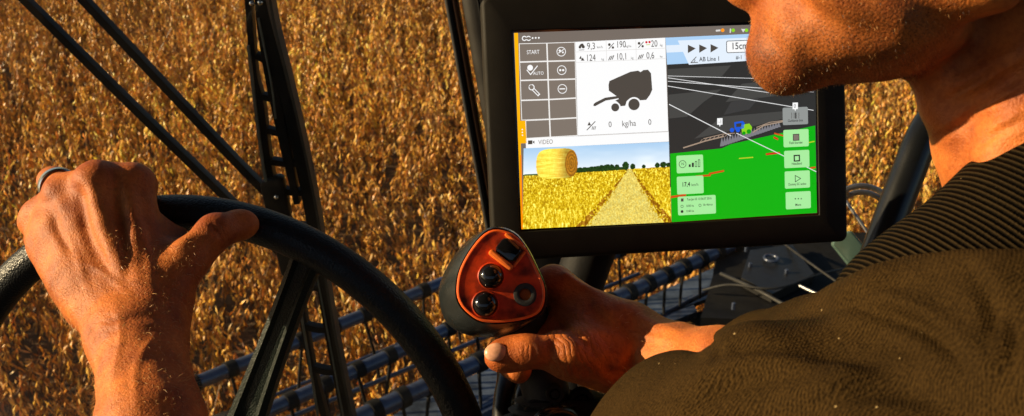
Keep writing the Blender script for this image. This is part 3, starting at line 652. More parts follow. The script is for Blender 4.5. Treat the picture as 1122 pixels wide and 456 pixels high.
class Flat:                      # flat coloured shapes of the picture on the lit screen
    def __init__(s): s.V = []; s.F = []; s.M = []; s.mats = []; s.n = 0
    def mi(s, m):
        if m not in s.mats: s.mats.append(m)
        return s.mats.index(m)
    def poly(s, uv, m, l):       # uv in screen metres
        z = .0018+l*.00006; s.V += [(u, v, z) for u, v in uv]; k = len(uv)
        a = sum(uv[i][0]*uv[(i+1) % k][1]-uv[(i+1) % k][0]*uv[i][1] for i in range(k))
        f = tuple(range(s.n, s.n+k)); s.F.append(f if a > 0 else f[::-1]); s.M.append(s.mi(m)); s.n += k; return s
    def px(s, pts, m, l): return s.poly([S(*p) for p in pts], m, l)
    def line(s, pts, w, m, l):   # pixels, width in pixels
        for a, b in zip(pts[:-1], pts[1:]):
            a = np.array(a, float); b = np.array(b, float); d = unit(b-a); n = np.array([-d[1], d[0]])*w/2; a = a-d*w*.25; b = b+d*w*.25
            s.px([a+n, b+n, b-n, a-n], m, l)
        return s
    def ring(s, c, r, w, m, l, n=22, sx=1):
        o_ = S(*c); k = .8/FPX; p = lambda q, a: (o_[0]+q*k*math.cos(a)*sx, o_[1]+q*k*math.sin(a))
        for i in range(n):
            a, b = 2*math.pi*i/n, 2*math.pi*(i+1)/n; s.poly([p(r-w/2, a), p(r+w/2, a), p(r+w/2, b), p(r-w/2, b)], m, l)
        return s
    def disc(s, c, r, m, l, sx=1, n=18):
        o_ = S(*c); k = .8/FPX; return s.poly([(o_[0]+r*k*math.cos(a)*sx, o_[1]+r*k*math.sin(a)) for a in np.arange(n)*2*math.pi/n], m, l)
    def text(s, c, h, txt, m, l, sx=1.0, align='l', bold=0):
        """c is the baseline start (or centre) in pixels, h the capital height in pixels"""
        cu = bpy.data.curves.new('t', 'FONT'); cu.body = txt; cu.size = 1; cu.fill_mode = 'BOTH'; cu.offset = bold
        cu.resolution_u = 3
        o = bpy.data.objects.new('t', cu); COL.objects.link(o); dg = bpy.context.evaluated_depsgraph_get(); me = o.evaluated_get(dg).to_mesh()
        k = .8/FPX*h*1.14/.70; v = np.array([w.co[:2] for w in me.vertices]).reshape(-1, 2)*[k*sx, k]; o_ = S(*c)
        if align == 'c' and len(v): v[:, 0] -= (v[:, 0].min()+v[:, 0].max())/2
        z = .0018+l*.00006; s.V += [(o_[0]+a, o_[1]+b, z) for a, b in v]; mi = s.mi(m)
        for f in me.polygons: s.F.append(tuple(s.n+i for i in f.vertices)); s.M.append(mi)
        s.n += len(v); o.evaluated_get(dg).to_mesh_clear(); bpy.data.objects.remove(o); bpy.data.curves.remove(cu); return s
    def build(s, name, label=None):
        o = mesh_obj(name, s.V, s.F, s.mats, scr, smooth=False, local=True, midx=s.M)
        return tag(o, label)
e_ = {k: emit('lit_'+k, h) for k, h in dict(grey='7a6f66', cell='7d7268', head='746a62', white='f6f6f6', line='efece8', amber='ffb400', orange='ff8a00', dark='4c4640', ink='2c2c2c', light='d8d5d2', sky='a9cdf0', sky2='dfeaf6', track='3a3a3a', ground1='2d2d2c', ground2='444442', green='08ae0e', green2='0a9a0a', btn='a4e79a', btng='8f9391', red='d0201a', ora='cf4c16', yel='b8c828', blue='1757d8', spray='7b7a80', boom='a58f7c', dotg='8ad020', doto='ff9a1a', red2='d02030', wline='e6e6e6').items()}
ec = lambda k: e_[k]
# backing, header and its icons
f = Flat(); f.poly([(-SW_/2, -SH_/2), (SW_/2, -SH_/2), (SW_/2, SH_/2), (-SW_/2, SH_/2)], ec('head'), 0)
[(f.ring((574.2+q_, 42.4), 2.2, 1.0, ec('white'), 2, 18), f.px([(575.4+q_, 41.4), (577.6+q_, 41.2), (577.6+q_, 43.4), (575.4+q_, 43.4)], ec('head'), 3)) for q_ in (0, 4.6)]
for i in range(3): f.disc((583.2+i*3.4, 42.0-i*.15), .95, ec('white'), 2)
for x, c in ((792, 'doto'), (803.5, 'dotg'), (818, 'dotg')): f.disc((x-1, 33.5), 2.0, ec(c), 2)
f.line([(784, 34), (788, 33.6)], 2, ec('light'), 2); f.line([(799.5, 32), (799.3, 36)], 1.4, ec('light'), 2); f.px([(811, 32), (816, 32), (813.5, 36)], ec('light'), 2)
f.build('status_bar')
f = Flat(); f.px([(563, 36.5), (567.3, 36.4), (572.8, 251), (571, 251)], ec('amber'), 2)
f.px([(568.2, 132.5), (575.3, 132.3), (576.8, 157), (568.8, 157.2)], ec('amber'), 2); f.px([(569.2, 170), (571.0, 170), (572.8, 251), (571, 251)], ec('orange'), 3)
for i in range(3): f.disc((571.9+i*.1, 142+i*3.1), .7, ec('white'), 4)
f.build('side_strip')
# menu buttons, two columns of five
cl = [[(568.2, 48.5), (598.5, 47.2), (630, 46)], ]
rows = [(47.9, 47.2, 46.2), (68.3, 67.4, 66.6), (88.4, 87.6, 86.8), (110.2, 109.2, 107.6), (132, 130.8, 129.2), (152, 150.5, 148.8)]
xs = [(568.2, 598.8, 629.8), (568.8, 599.5, 630.2), (569.6, 600.2, 630.6), (570.2, 601.0, 631.2), (571.0, 601.8, 631.9), (575.6, 602.6, 632.7)]
for i in range(5):
    for j in range(2):
        f = Flat(); a = (xs[i][j], rows[i][j]); b = (xs[i][j+1], rows[i][j+1]); c = (xs[i+1][j+1], rows[i+1][j+1]); d = (xs[i+1][j] if i < 4 else (575.9, 602.6)[j], rows[i+1][j])
        if i == 4 and j == 0: a = (575.4, rows[i][0])
        f.px([a, b, c, d], ec('line'), 1); g_ = .75
        f.px([(a[0]+g_, a[1]+g_), (b[0]-g_, b[1]+g_), (c[0]-g_, c[1]-g_), (d[0]+g_, d[1]-g_)], ec('cell'), 2)
        m_ = ((a[0]+c[0])/2, (a[1]+c[1])/2)
        if (i, j) == (0, 0): f.text((m_[0], m_[1]+1.8), 3.7, 'START', ec('white'), 3, .78, 'c')
        if (i, j) == (1, 0):
            f.disc((m_[0]-4, m_[1]-3.5), 3.1, ec('white'), 3); f.line([(m_[0]-7.5, m_[1]-1), (m_[0]-3.5, m_[1]+4), (m_[0]+4, m_[1]-5.5)], 1.0, ec('white'), 3); f.text((m_[0]+5, m_[1]+4.2), 3.0, 'AUTO', ec('white'), 3, .85, 'c')
        if (i, j) == (2, 0):
            f.ring((m_[0]-3.2, m_[1]-3.0), 2.8, 1.0, ec('white'), 3, 14); f.line([(m_[0]-1.2, m_[1]-.6), (m_[0]+4.5, m_[1]+5.2)], 3.4, ec('white'), 3); f.line([(m_[0]-.8, m_[1]-.2), (m_[0]+4.0, m_[1]+4.7)], 1.6, ec('cell'), 4); f.px([(m_[0]-6.6, m_[1]-3), (m_[0]-3.4, m_[1]-6.6), (m_[0]-3.2, m_[1]-3.2)], ec('cell'), 4)
        if j == 1 and i < 3:
            f.ring(m_, 4.7, .75, ec('white'), 3)
            if i == 0: f.line([(m_[0]-3, m_[1]+1.6), (m_[0]+2.6, m_[1]-2.4)], .8, ec('white'), 3); f.disc((m_[0]-1.6, m_[1]-1.2), 1.2, ec('white'), 3); f.disc((m_[0]+1.8, m_[1]+.8), 1.0, ec('white'), 3)
            if i == 1: f.disc((m_[0]-1.6, m_[1]), 1.2, ec('white'), 3); f.disc((m_[0]+1.6, m_[1]), 1.2, ec('white'), 3)
            if i == 2: f.line([(m_[0]-2.8, m_[1]), (m_[0]+2.8, m_[1]-.1)], 1.2, ec('white'), 3)
        f.build('menu_button')
# white machine panel
f = Flat(); f.px([(629.9, 46.2), (728.2, 41.6), (731.6, 143.8), (632.8, 148.6)], ec('white'), 2)
f.px([(575.6, 151.8), (731.9, 144.4), (732.2, 155.2), (576, 162.6)], ec('white'), 2); f.line([(633, 149.2), (731.8, 144.4)], .7, ec('light'), 3)
for y in (0, 1): f.line([(630.6, 57.3+y*11.4), (729, 53.0+y*11.4)], .5, ec('light'), 3)
for x in (663.5, 696): f.line([(x, 44.4), (x+.6, 67)], .5, ec('light'), 3)
D_ = ec('dark')
f.text((642.5, 54.4), 6.2, '9,3', D_, 3, .78); f.text((653.5, 53.2), 2.2, 'km/h', D_, 3, .9)
f.text((674.5, 52.6), 6.2, '190', D_, 3, .72); f.text((684.8, 52.2), 2.2, 'kg/ha', D_, 3, .85)
f.text((712.6, 51.6), 6.2, '20', D_, 3, .74); f.text((722.4, 51), 2.2, 'kg', D_, 3, .9)
f.text((641.5, 67.2), 6.2, '124', D_, 3, .72); f.text((658.4, 66.4), 2.2, 'kg', D_, 3, .9)
f.text((674.5, 65.8), 6.2, '10,1', D_, 3, .72); f.text((690.6, 65), 2.2, 'kg', D_, 3, .9)
f.text((707.5, 64.6), 6.2, '0,6', D_, 3, .74); f.text((722.4, 63.4), 2.2, 'ha', D_, 3, .9)
f.disc((635, 52), 1.5, D_, 3); f.disc((638.6, 51.6), 1.7, D_, 3); f.px([(634, 50.6), (636, 48.2), (638.4, 48), (639.8, 51), (634, 51.6)], D_, 3); f.line([(633.8, 55.2), (639.6, 54.9)], .6, D_, 3)
for x, y in ((666.5, 48.2), (699, 46.8)): f.disc((x+.6, y+1), 1.5, D_, 3); f.line([(x, y+5.6), (x+5.4, y-.6)], .8, D_, 3); f.disc((x+4.5, y+4.2), 1.3, D_, 3)
f.disc((707.6, 46.6), 1.3, ec('red2'), 3); f.disc((711, 46.4), 1.3, ec('red2'), 3); f.line([(707.4, 49.4), (711.4, 49.2)], .7, ec('yel'), 3)
f.px([(634, 64.6), (636, 61.2), (637, 65)], D_, 3); f.px([(635.8, 66.6), (638, 63.2), (640, 66.8)], D_, 3)
for x, y in ((666.3, 61), (698.6, 59.8)):
    for k in range(3): f.line([(x+k*1.9, y+5.2-k*.4), (x+1.9+k*1.9, y+1-k*.5)], .9, D_, 3)
# baler outline
bal = [(666.2, 93.4), (667.2, 89.0), (690, 78.9), (698.5, 77.6), (701.3, 79.2), (704.3, 77.0), (709.3, 76.6), (712.6, 80.5), (714.0, 98.5), (711.6, 104), (707.4, 109.6), (699, 110.2), (694.5, 107.2), (690, 107.5), (686, 111), (684.5, 116), (679, 116.6), (676.2, 112), (673.4, 110.4), (677.4, 108.6), (676.0, 106.2), (666.6, 99.6)]
f.px(bal, D_, 3); f.px([(677, 105.2), (676.6, 108), (663, 110.4), (651.8, 116.4), (649.6, 116.2), (650, 114), (652, 112.4), (662.4, 107.2)], D_, 4)
f.disc((673.5, 117.8), 6.0, ec('white'), 4); f.disc((694.0, 114.6), 8.0, ec('white'), 4); f.disc((673.5, 117.8), 4.4, D_, 5); f.disc((694.0, 114.6), 6.3, D_, 5)
f.text((666.2, 139.4), 5.4, '0', D_, 3, .85); f.text((680.8, 138.6), 5.6, 'kg/ha', D_, 3, .82); f.text((709.6, 136.8), 5.4, '0', D_, 3, .85)
f.px([(643.2, 137.6), (645, 133.4), (647.2, 137.4)], D_, 3); f.line([(642.6, 142.6), (651.6, 133.2)], .9, D_, 3)
for k in range(3): f.line([(648+k*1.6, 142), (649+k*1.6, 138.6)], .7, D_, 3)
f.px([(578.2, 154.0), (583, 153.8), (583, 158), (578.2, 158.2)], D_, 3); f.px([(583, 155.6), (585.2, 154.2), (585.2, 157.6)], D_, 3); f.text((589.6, 158.2), 4.2, 'VIDEO', ec('cell'), 3, .8)
f.build('machine_panel')
# camera picture: raster of a stubble field with a round bale
vc = [S(573.4, 162.6), S(732.5, 155.4), S(735.0, 243.2), S(572.2, 250.9)]
nx, ny = 400, 220
uu, vv = np.meshgrid(np.linspace(0, 1, nx+1), np.linspace(0, 1, ny+1))
vg = ((1-vv)[..., None]*((1-uu)[..., None]*vc[0]+uu[..., None]*vc[1])+vv[..., None]*((1-uu)[..., None]*vc[3]+uu[..., None]*vc[2]))
img = np.zeros((ny+1, nx+1, 3)); hl = .335-.03*uu
skyt = np.clip(vv/hl, 0, 1)[..., None]; img[:] = (1-skyt)*np.array([.66, .80, .93])+skyt*np.array([.93, .96, .98])
rr_ = np.random.default_rng(3); cloud = 0
def vnoise(h, w, cy, cx):
    g_ = rr_.random((cy+2, cx+2)); y = np.linspace(0, cy, h, endpoint=False); x = np.linspace(0, cx, w, endpoint=False); yi = y.astype(int); xi = x.astype(int); fy = (y-yi)[:, None]; fx = (x-xi)[None]
    return (g_[yi][:, xi]*(1-fy)*(1-fx)+g_[yi+1][:, xi]*fy*(1-fx)+g_[yi][:, xi+1]*(1-fy)*fx+g_[yi+1][:, xi+1]*fy*fx)
H_, W_ = ny+1, nx+1
cl_n = vnoise(H_, W_, 8, 6)*.6+vnoise(H_, W_, 22, 14)*.4; img += .16*np.clip(cl_n-.5, 0, 1)[..., None]*np.array([1.2, .8, .4])
field = vv > hl; dep = np.clip((vv-hl)/(1-hl), 0, 1)
fine = vnoise(H_, W_, 110, 200)*.5+vnoise(H_, W_, 50, 170)*.5
stalk = vnoise(H_, W_, 22, 160); stalk2 = vnoise(H_, W_, 40, 260)
tex = (fine*(1-dep)+(.35*fine+.65*np.maximum(stalk, stalk2*.9))*dep)
gold = np.stack([.90+.12*tex, .58+.42*tex, .04+.75*np.clip(tex-.48, 0, 1)*1.6], -1)*(.70+.46*np.clip((tex-.30)*2.0, 0, 1))[..., None]
img[field] = gold[field]
vpx = .725; tw = .012+.30*dep**1.05; tc_ = vpx-.05*dep*1.2+.02*dep; tr_ = np.abs(uu-tc_)/tw
tk = field & (tr_ < .80+.22*(fine-.5)*2); pale = np.stack([.92+.08*fine, .76+.20*fine, .26+.30*fine], -1)*(.80+.26*vnoise(H_, W_, 90, 200))[..., None]; img[tk] = pale[tk]
edge = field & (tr_ >= .85) & (tr_ < 1.06) & (vnoise(H_, W_, 60, 90) > .35); img[edge] = img[edge]*[.70, .55, .4]
trees = [(.385, .30, .028, .030), (.42, .295, .03, .03), (.46, .29, .03, .032), (.495, .287, .03, .032), (.53, .28, .028, .036), (.565, .28, .028, .040), (.60, .28, .022, .036), (.635, .275, .02, .034), (.695, .262, .022, .052), (.745, .262, .018, .034), (.82, .262, .013, .022), (.915, .232, .018, .030), (.955, .228, .022, .034), (.99, .238, .016, .026)]
for a, b, w, h in trees:
    h *= 1.1; b = .335-.03*a-h*.75
    q = ((uu-a)/w)**2+((vv-b)/h)**2+(vnoise(H_, W_, 70, 120)-.5)*.7; k = q < 1; img[k] = np.array([.10, .22, .07])*(.5+1.1*vnoise(H_, W_, 90, 160)[k][:, None])
k = (vv > hl-.03) & (vv < hl+.005) & (uu > .34) & (uu < .69); img[k] = np.array([.13, .24, .08])*(.6+.8*fine[k][:, None])
k = (vv > hl-.012) & (vv < hl+.006) & (uu < .10); img[k] = [.3, .4, .2]
body_ = (np.abs((uu-.225)/.138)**4+np.abs((vv-.205+.0*uu)/.185)**3.2) < 1; st = vnoise(H_, W_, 120, 24)*.6+fine*.4
bc = np.stack([.90+.1*st, .66+.28*st, .14+.30*st], -1)*(.70+.42*np.clip(1-np.abs((uu-.16)/.13)**2, 0, 1)*1.0+.1*st)[..., None]; img[body_] = bc[body_]
q = ((uu-.325)/.043)**2+((vv-.212)/.165)**2; ef = q < 1; sp_ = .5+.5*np.sin(np.sqrt(q)*24+fine*4); img[ef] = (np.array([.70, .46, .10])*(.6+.6*sp_*fine+.2)[..., None])[ef]
img = np.clip(img, 0, 1); img = np.where(img <= .04045, img/12.92, ((img+.055)/1.055)**2.4)
ii = np.arange(ny)[:, None]*(nx+1)+np.arange(nx)[None]; vf = np.stack([ii, ii+nx+1, ii+nx+2, ii+1], -1).reshape(-1, 4)
mesh_obj('camera_picture', np.concatenate([vg.reshape(-1, 2), np.full((H_*W_, 1), .0018+3*.00006)], 1), vf, M['video'], scr, smooth=False, local=True, attrs={'col': img.reshape(-1, 3)})
# map view
f = Flat(); f.px([(728.4, 41.6), (891, 34.4), (892, 64), (730.2, 71.4)], ec('sky'), 2)
f.px([(729, 50), (891, 43), (891.4, 50), (729.6, 58)], ec('sky2'), 3)
f.px([(730.2, 71.0), (892, 62), (894, 200), (733.4, 205)], ec('ground1'), 3)
q4 = lambda a, b, c, d, m, l: f.px([a, b, c, d], ec(m), l)
q4((731, 76), (800, 72), (790, 84), (731, 88), 'ground2', 4); q4((800, 72), (850, 70), (845, 84), (790, 84), 'ground1', 5); q4((731.5, 104), (790, 98), (770, 112), (732, 118), 'ground2', 4)
q4((812, 92), (892, 84), (892, 100), (794, 112), 'ground2', 4); q4((732, 118), (770, 112), (752, 128), (732.4, 130), 'ground2', 5); q4((790, 128), (880, 120), (870, 132), (760, 152), 'ground2', 4); q4((800, 112), (832, 106), (820, 120), (792, 126), 'track', 4)
f.px([(733.6, 168.4), (790, 162.6), (800, 158), (892, 137.6), (894, 233), (735.2, 243.2)], ec('green'), 5)
f.px([(735, 158.2), (762, 151.5), (830, 137), (870, 127), (870, 131), (846, 140), (790, 155), (786, 161), (735, 168)], ec('ground1'), 5)
for a, b, w in (((731, 85.5), (842, 101.8), .9), ((731, 89.2), (890, 101), .9), ((731, 94.5), (890, 121), 1.0), ((731, 83.4), (892, 88), .7), ((732.4, 114.5), (800, 149), 1.3), ((806, 146), (893, 188), 1.1)): f.line([a, b], w*.72, ec('wline'), 7)
for k in range(22):                                                  # spray under the boom
    t = k/21; x = 790+t*62; y = 158-t*20; f.px([(x, y-8+t*3), (x+2.4, y+2-t*.8), (x-2.2, y+2.6-t*.8)], ec('spray'), 6)
f.line([(748, 162), (772, 154.5), (792, 149.5)], 1.4, ec('boom'), 7); f.line([(770, 152), (792, 146.8), (804, 146)], .8, ec('boom'), 7); f.line([(824, 145), (836, 137.5), (868, 131)], 1.3, ec('boom'), 7); f.line([(828, 139.6), (842, 134.2), (858, 132)], .8, ec('boom'), 7)
for k in range(8): f.line([(766+k*4.6, 156-k*1.1), (768.6+k*4.6, 152.8-k*1.0)], .6, ec('boom'), 7)
f.px([(803.5, 134), (813, 132.6), (815, 135.2), (814, 141), (804, 142)], ec('blue'), 8); f.px([(805.5, 135.6), (811.5, 134.8), (811, 139), (805.6, 139.4)], ec('track'), 9); f.disc((801, 142.6), 2.4, ec('blue'), 9); f.disc((807.5, 142.6), 2.4, ec('blue'), 9)
f.px([(811, 137), (820, 135.4), (823, 139.4), (821.6, 146.2), (812, 147)], ec('dotg'), 8); f.disc((819.5, 144.2), 2.6, ec('green2'), 9); f.disc((814, 146), 2.0, ec('green2'), 9)
for x, y, t in ((787.6, 134, '-1'), (870, 117, '0')):
    f.px([(x-2.9, y-4.3), (x+2.9, y-4.5), (x+2.9, y+2.6), (x+.8, y+2.8), (x, y+5), (x-.8, y+2.8), (x-2.9, y+2.8)], ec('white'), 13); f.text((x-1.6, y+1.4), 3.8, t, ec('ink'), 14, .8)
for a, b, w, c in (((762, 193.2), (777.4, 192), 2, 'ora'), ((776.4, 190.4), (792, 187.2), 2, 'ora'), ((734.8, 215.8), (750.4, 213.4), 2.4, 'ora'), ((809, 173.6), (824, 172.4), 1.2, 'yel'), ((838.6, 169), (853, 167.4), 2, 'red'), ((847, 150.6), (851, 152.6), 2, 'red'), ((847.6, 146.2), (858, 149), 1.6, 'ora'), ((882, 156.8), (891, 155), 1.2, 'yel'), ((887, 184), (892, 183.4), 1.8, 'ora')): f.line([a, b], w, ec(c), 6)
# guidance bar
f.px([(741.8, 44.8), (892, 38.6), (892, 62.0), (754, 71.2)], ec('sky2'), 8)
for k in range(3): f.px([(752.8+k*12.4, 49.4-k*.35), (752.8+k*12.4, 58.6-k*.35), (761.4+k*12.4, 53.4-k*.35)], ec('dark'), 9)
f.line([(756, 69), (762, 62.6)], .8, ec('dark'), 9); f.line([(756, 69), (763.6, 68.6)], .8, ec('dark'), 9); f.line([(759, 68.8), (760.8, 66.6), (759.6, 65.4)], .6, ec('dark'), 9)
f.text((765.2, 67.6), 4.2, 'AB Line 1', ec('ink'), 9, .86, bold=.01); f.text((805.2, 65.2), 3.6, '#-1', ec('ink'), 9, .9, bold=.01)
o_ = S(811.8, 51.2); k_ = .8/FPX
f.poly(rrect(17.6*k_, 6.7*k_, 2.2*k_, o_), ec('ink'), 9); f.poly(rrect(16.9*k_, 6.0*k_, 1.7*k_, o_), ec('white'), 10); f.text((800, 54.4), 6.3, '15cm', ec('ink'), 11, .86, bold=.01)
f.build('map_view')
def soft(cxy, w, h, m='btn'):
    f = Flat(); c = S(*cxy); k = .8/FPX; f.poly(rrect(w/2*k, h/2*k, 1.6*k, c), ec(m), 10); return f
f = soft((755, 179.6), 30, 19.4); f.ring((747, 179.8), 3.9, .6, ec('ink'), 11); f.text((745.6, 181), 2.6, 'N', ec('ink'), 11)
for k, h in enumerate((1.8, 3.6, 5.4, 7.2)):
    (f.line([(754.8+k*3.4, 182.4), (754.8+k*3.4, 182.4-h)], 2.2, ec('ink'), 11)); 
    if k > 1: f.line([(754.8+k*3.4, 181.9), (754.8+k*3.4, 182.9-h)], 1.2, ec('btn'), 12)
f.build('soft_button')
f = soft((755.4, 202.6), 30, 19.6); f.text((746, 204.4), 4.2, '17,4', ec('ink'), 11, .82, bold=.02); f.text((756.6, 203.8), 2.7, 'km/h', ec('ink'), 11, .9); f.build('soft_button')
f = soft((762.6, 224.6), 43, 20.6); f.text((751.6, 219.6), 2.2, 'Tue Jan 05 12:36:07 2016', ec('ink'), 11, .76, bold=.01); f.text((751.2, 226.6), 2.1, '0.00 ha', ec('ink'), 11, .85, bold=.01); f.text((751.2, 232.3), 2.1, '0.40 ha', ec('ink'), 11, .85, bold=.01); f.text((769.4, 225.4), 2.1, '0h 46min', ec('ink'), 11, .85, bold=.01)
f.ring((746.4, 226), 1.4, .5, ec('ink'), 11, 12); f.ring((766, 224.8), 1.4, .5, ec('ink'), 11, 12); f.disc((746.4, 231.6), 1.6, ec('ink'), 11); f.px([(745.2, 217.4), (748, 217.2), (748, 220.6), (745.2, 220.8)], ec('dark'), 11); f.build('soft_button')
for i, (x, y, t) in enumerate(((870.2, 127.2, 'Guidance line'), (871, 151.4, 'Field border'), (871.8, 174.2, 'Headland'), (872.4, 196.6, 'Dummy SC active'), (873.4, 219.2, 'More'))):
    f = soft((x, y), 29, 19.2, 'btn' if i else 'btng'); f.text((x, y+6.2), 2.4, t, ec('ink'), 11, .8 if i != 3 else .72, 'c', bold=.012)
    if i == 0:
        for k in range(4): f.line([(x-4+k*2.6, y-3.6), (x-4+k*2.6, y+2.6)], .5, ec('dark'), 11)
        f.line([(x+.1, y-3.6), (x+.1, y+2.6)], 1.0, ec('ink'), 11)
    if i == 1: f.px([(x-3.6, y-4.4), (x+3.4, y-4.8), (x+3.6, y+2.6), (x-3.4, y+3)], ec('ink'), 11); f.px([(x-2.9, y-3.7), (x+2.7, y-4.0), (x+2.9, y+1.9), (x-2.7, y+2.3)], ec('cell'), 12)
    if i == 2: f.px([(x-3.6, y-4.4), (x+3.4, y-4.8), (x+3.6, y+2.6), (x-3.4, y+3)], ec('ink'), 11); f.px([(x-2.2, y-3.0), (x+2.0, y-3.3), (x+2.2, y+1.2), (x-2.0, y+1.6)], ec('btn'), 12)
    if i == 3: f.line([(x-2.4, y-4.4), (x-2.2, y+2.6), (x+3.6, y-1.2), (x-2.4, y-4.4)], .7, ec('ink'), 11)
    if i == 4:
        for k in range(3): f.disc((x-3.2+k*3.2, y-1.6), .75, ec('ink'), 11)
    f.build('soft_button')
# swing arm that carries the terminal
ma = empty('terminal_bracket', MC-MZ*.1+np.array([0, .05, -.35]), 'dark ball mount arm behind the terminal reaching down', 'mounting arm')
bk = MC+MX*(-.01)-MY*.045-MZ*.052
MB().box(MC-MZ*.050+MX*(-.0)+MY*.0, [MX, MY, MZ], (.05, .05, .007), .003).build('mount_plate', [M['blackplastic']], ma)
q0 = MC-MZ*.075; q1 = P(636, 306, .88); q2 = P(628, 400, .90); q3 = P(620, 560, .92)
MB().ball(q0, .02).build('ball_joint', [M['machine']], ma); MB().tube(crom([q0, q1, q2, q3], 6), .022, 16).build('arm_tube', [M['machine']], ma)

# ================================================================== CONTROL LEVER
js = empty('control_lever', P(612, 500, .66), 'multifunction joystick with orange red face plate and black buttons', 'joystick')
bo = [(481, 322), (486, 300), (499, 277), (519, 256), (541, 249), (562, 254), (578, 268), (590, 289), (600, 309), (602, 328), (592, 346), (570, 362), (541, 370), (512, 367), (489, 352)]
po = [(500.5, 315), (504, 296), (515, 275), (530, 257), (544, 251.5), (563, 257), (576, 272), (587, 293), (596, 314), (596, 332), (588, 345), (563, 352), (530, 353), (511, 342), (502, 329)]
JN = unit(-FW+RT*.10+UP*.13)
def onp(px, py, d, off=0.0): return PL(px, py, P(545, 305, d), JN)+JN*off
pc = np.array([548, 305.]); bc_ = np.array([543, 312.])
PLt = resample(crom(po, 6, True), 56); BO = resample(crom(bo, 6, True), 56)
st_ = np.argmin(np.abs(np.arctan2(PLt[:, 1]-pc[1], PLt[:, 0]-pc[0]))); PLt = np.roll(PLt, -st_, 0); st_ = np.argmin(np.abs(np.arctan2(BO[:, 1]-bc_[1], BO[:, 0]-bc_[0]))); BO = np.roll(BO, -st_, 0)
def lp(base, c, s, d, off, sh=(0, 0)): return [onp(c[0]+(x-c[0])*s+sh[0], c[1]+(y-c[1])*s+sh[1], d, off) for x, y in base]
shell = MB().loft([lp(PLt, pc, .97, .600, -.0035), lp(PLt, pc, 1.0, .600, -.0010), lp(PLt, pc, 1.035, .600, .0002), lp(PLt, pc, 1.07, .600, -.0016), lp(.5*PLt+.5*BO, pc, 1.02, .603, -.005), lp(BO, bc_, .985, .607, -.010), lp(BO, bc_, .995, .612, -.016), lp(BO, bc_, .96, .620, -.022), lp(BO, bc_, .86, .628, -.028, (3, 2)), lp(BO, bc_, .66, .636, -.034, (12, 6)), lp(BO, bc_, .45, .642, -.036, (24, 14))], True)
shell.build('head_shell', [surf('shell_plastic', (.014, .017, .018), .26, bump=.25, bscale=1200, bdist=.0003, coat=.2)], js)
plt = MB().loft([lp(PLt, pc, .975, .600, -.0030), lp(PLt, pc, .985, .600, .0004), lp(PLt, pc, .955, .600, .0016), lp(PLt, pc, .90, .600, .0012), lp(PLt, pc, .6, .600, .0016), lp(PLt, pc, .05, .600, .0018)], True)
plt.build('face_plate', [M['plate']], js)
MB().tube(np.array(lp(PLt, pc, .965, .600, .0008)), .0010, 8, closed=True).build('plate_rim', [M['plate_rim']], js)
jr = unit(RT-JN*np.dot(RT, JN)); ju = np.cross(JN, jr); JA = np.array([jr, ju, JN])
def ringmesh(c, ro, ri, z0, z1, n=32): return MB().loft([[c+JN*z+r*(math.cos(a)*jr+math.sin(a)*ju) for a in np.arange(n)*2*math.pi/n] for r, z in ((ro, z0), (ro*.97, z1), ((ro+ri)/2, z1+.0004), (ri, z1), (ri*.96, z0))], False)
for (x, y) in ((538, 303), (531.5, 333.5)):
    c = onp(x, y, .600, .0014); b_ = MB().ball(c, (.0074, .0074, .0060), JA, 14, half=True).build('push_button', [M['gloss']], js)
    ringmesh(c, .0084, .0070, -.001, .0010).build('button_collar', [M['orange']] if False else [M['plate']], js)
c = onp(575, 323, .600, .0014); ringmesh(c, .0071, .0036, -.001, .0016).build('button_collar', [M['rubber']], js)
MB().loft([[c+JN*z+r*(math.cos(a)*jr+math.sin(a)*ju) for a in np.arange(28)*2*math.pi/28] for r, z in ((.0035, -.001), (.0034, .0009), (.0020, .0010), (.0001, .0010))]).build('push_button', [surf('amber_button', (.20, .055, .015), .7, spec=.05)], js)
ra_ = math.radians(-38); rx = math.cos(ra_)*jr+math.sin(ra_)*ju; ry = -math.sin(ra_)*jr+math.cos(ra_)*ju
c = onp(556.5, 275, .600, .003)
MB().box(c+JN*.0005, [rx, ry, JN], (.0072, .0056, .0035), .0016).build('rocker_switch', [M['gloss']], js)
fr = MB()
fr.box(c-ry*.0074+JN*.0004, [rx, ry, JN], (.0086, .0017, .0038), .0010); fr.box(c+ry*.0068-JN*.0012, [rx, ry, JN], (.0076, .0010, .0022), .0006); fr.box(c+rx*.0083-JN*.0014, [rx, ry, JN], (.0009, .0058, .0020), .0006)
fr.build('switch_guard', [M['orange']], js)
stk = crom([P(562, 340, .640), P(580, 365, .655), P(590, 395, .664), P(600, 440, .668), P(606, 480, .668)], 6)
MB().tube(stk, np.linspace(.019, .0145, len(stk)), 20).build('stick', [M['rubber']], js)
b0 = P(607, 505, .668); zz = np.array([0, 0, 1.]); L = []
for k in range(29):
    t = k/28; r = .020+.030*t+.0035*math.sin(k*math.pi/2); c = P(603, 436, .668)*(1-t)+b0*t; L.append([c+r*(math.cos(a)*RT+math.sin(a)*FW) for a in np.arange(28)*2*math.pi/28])
MB().loft(L).build('gaiter', [M['rubber']], js)
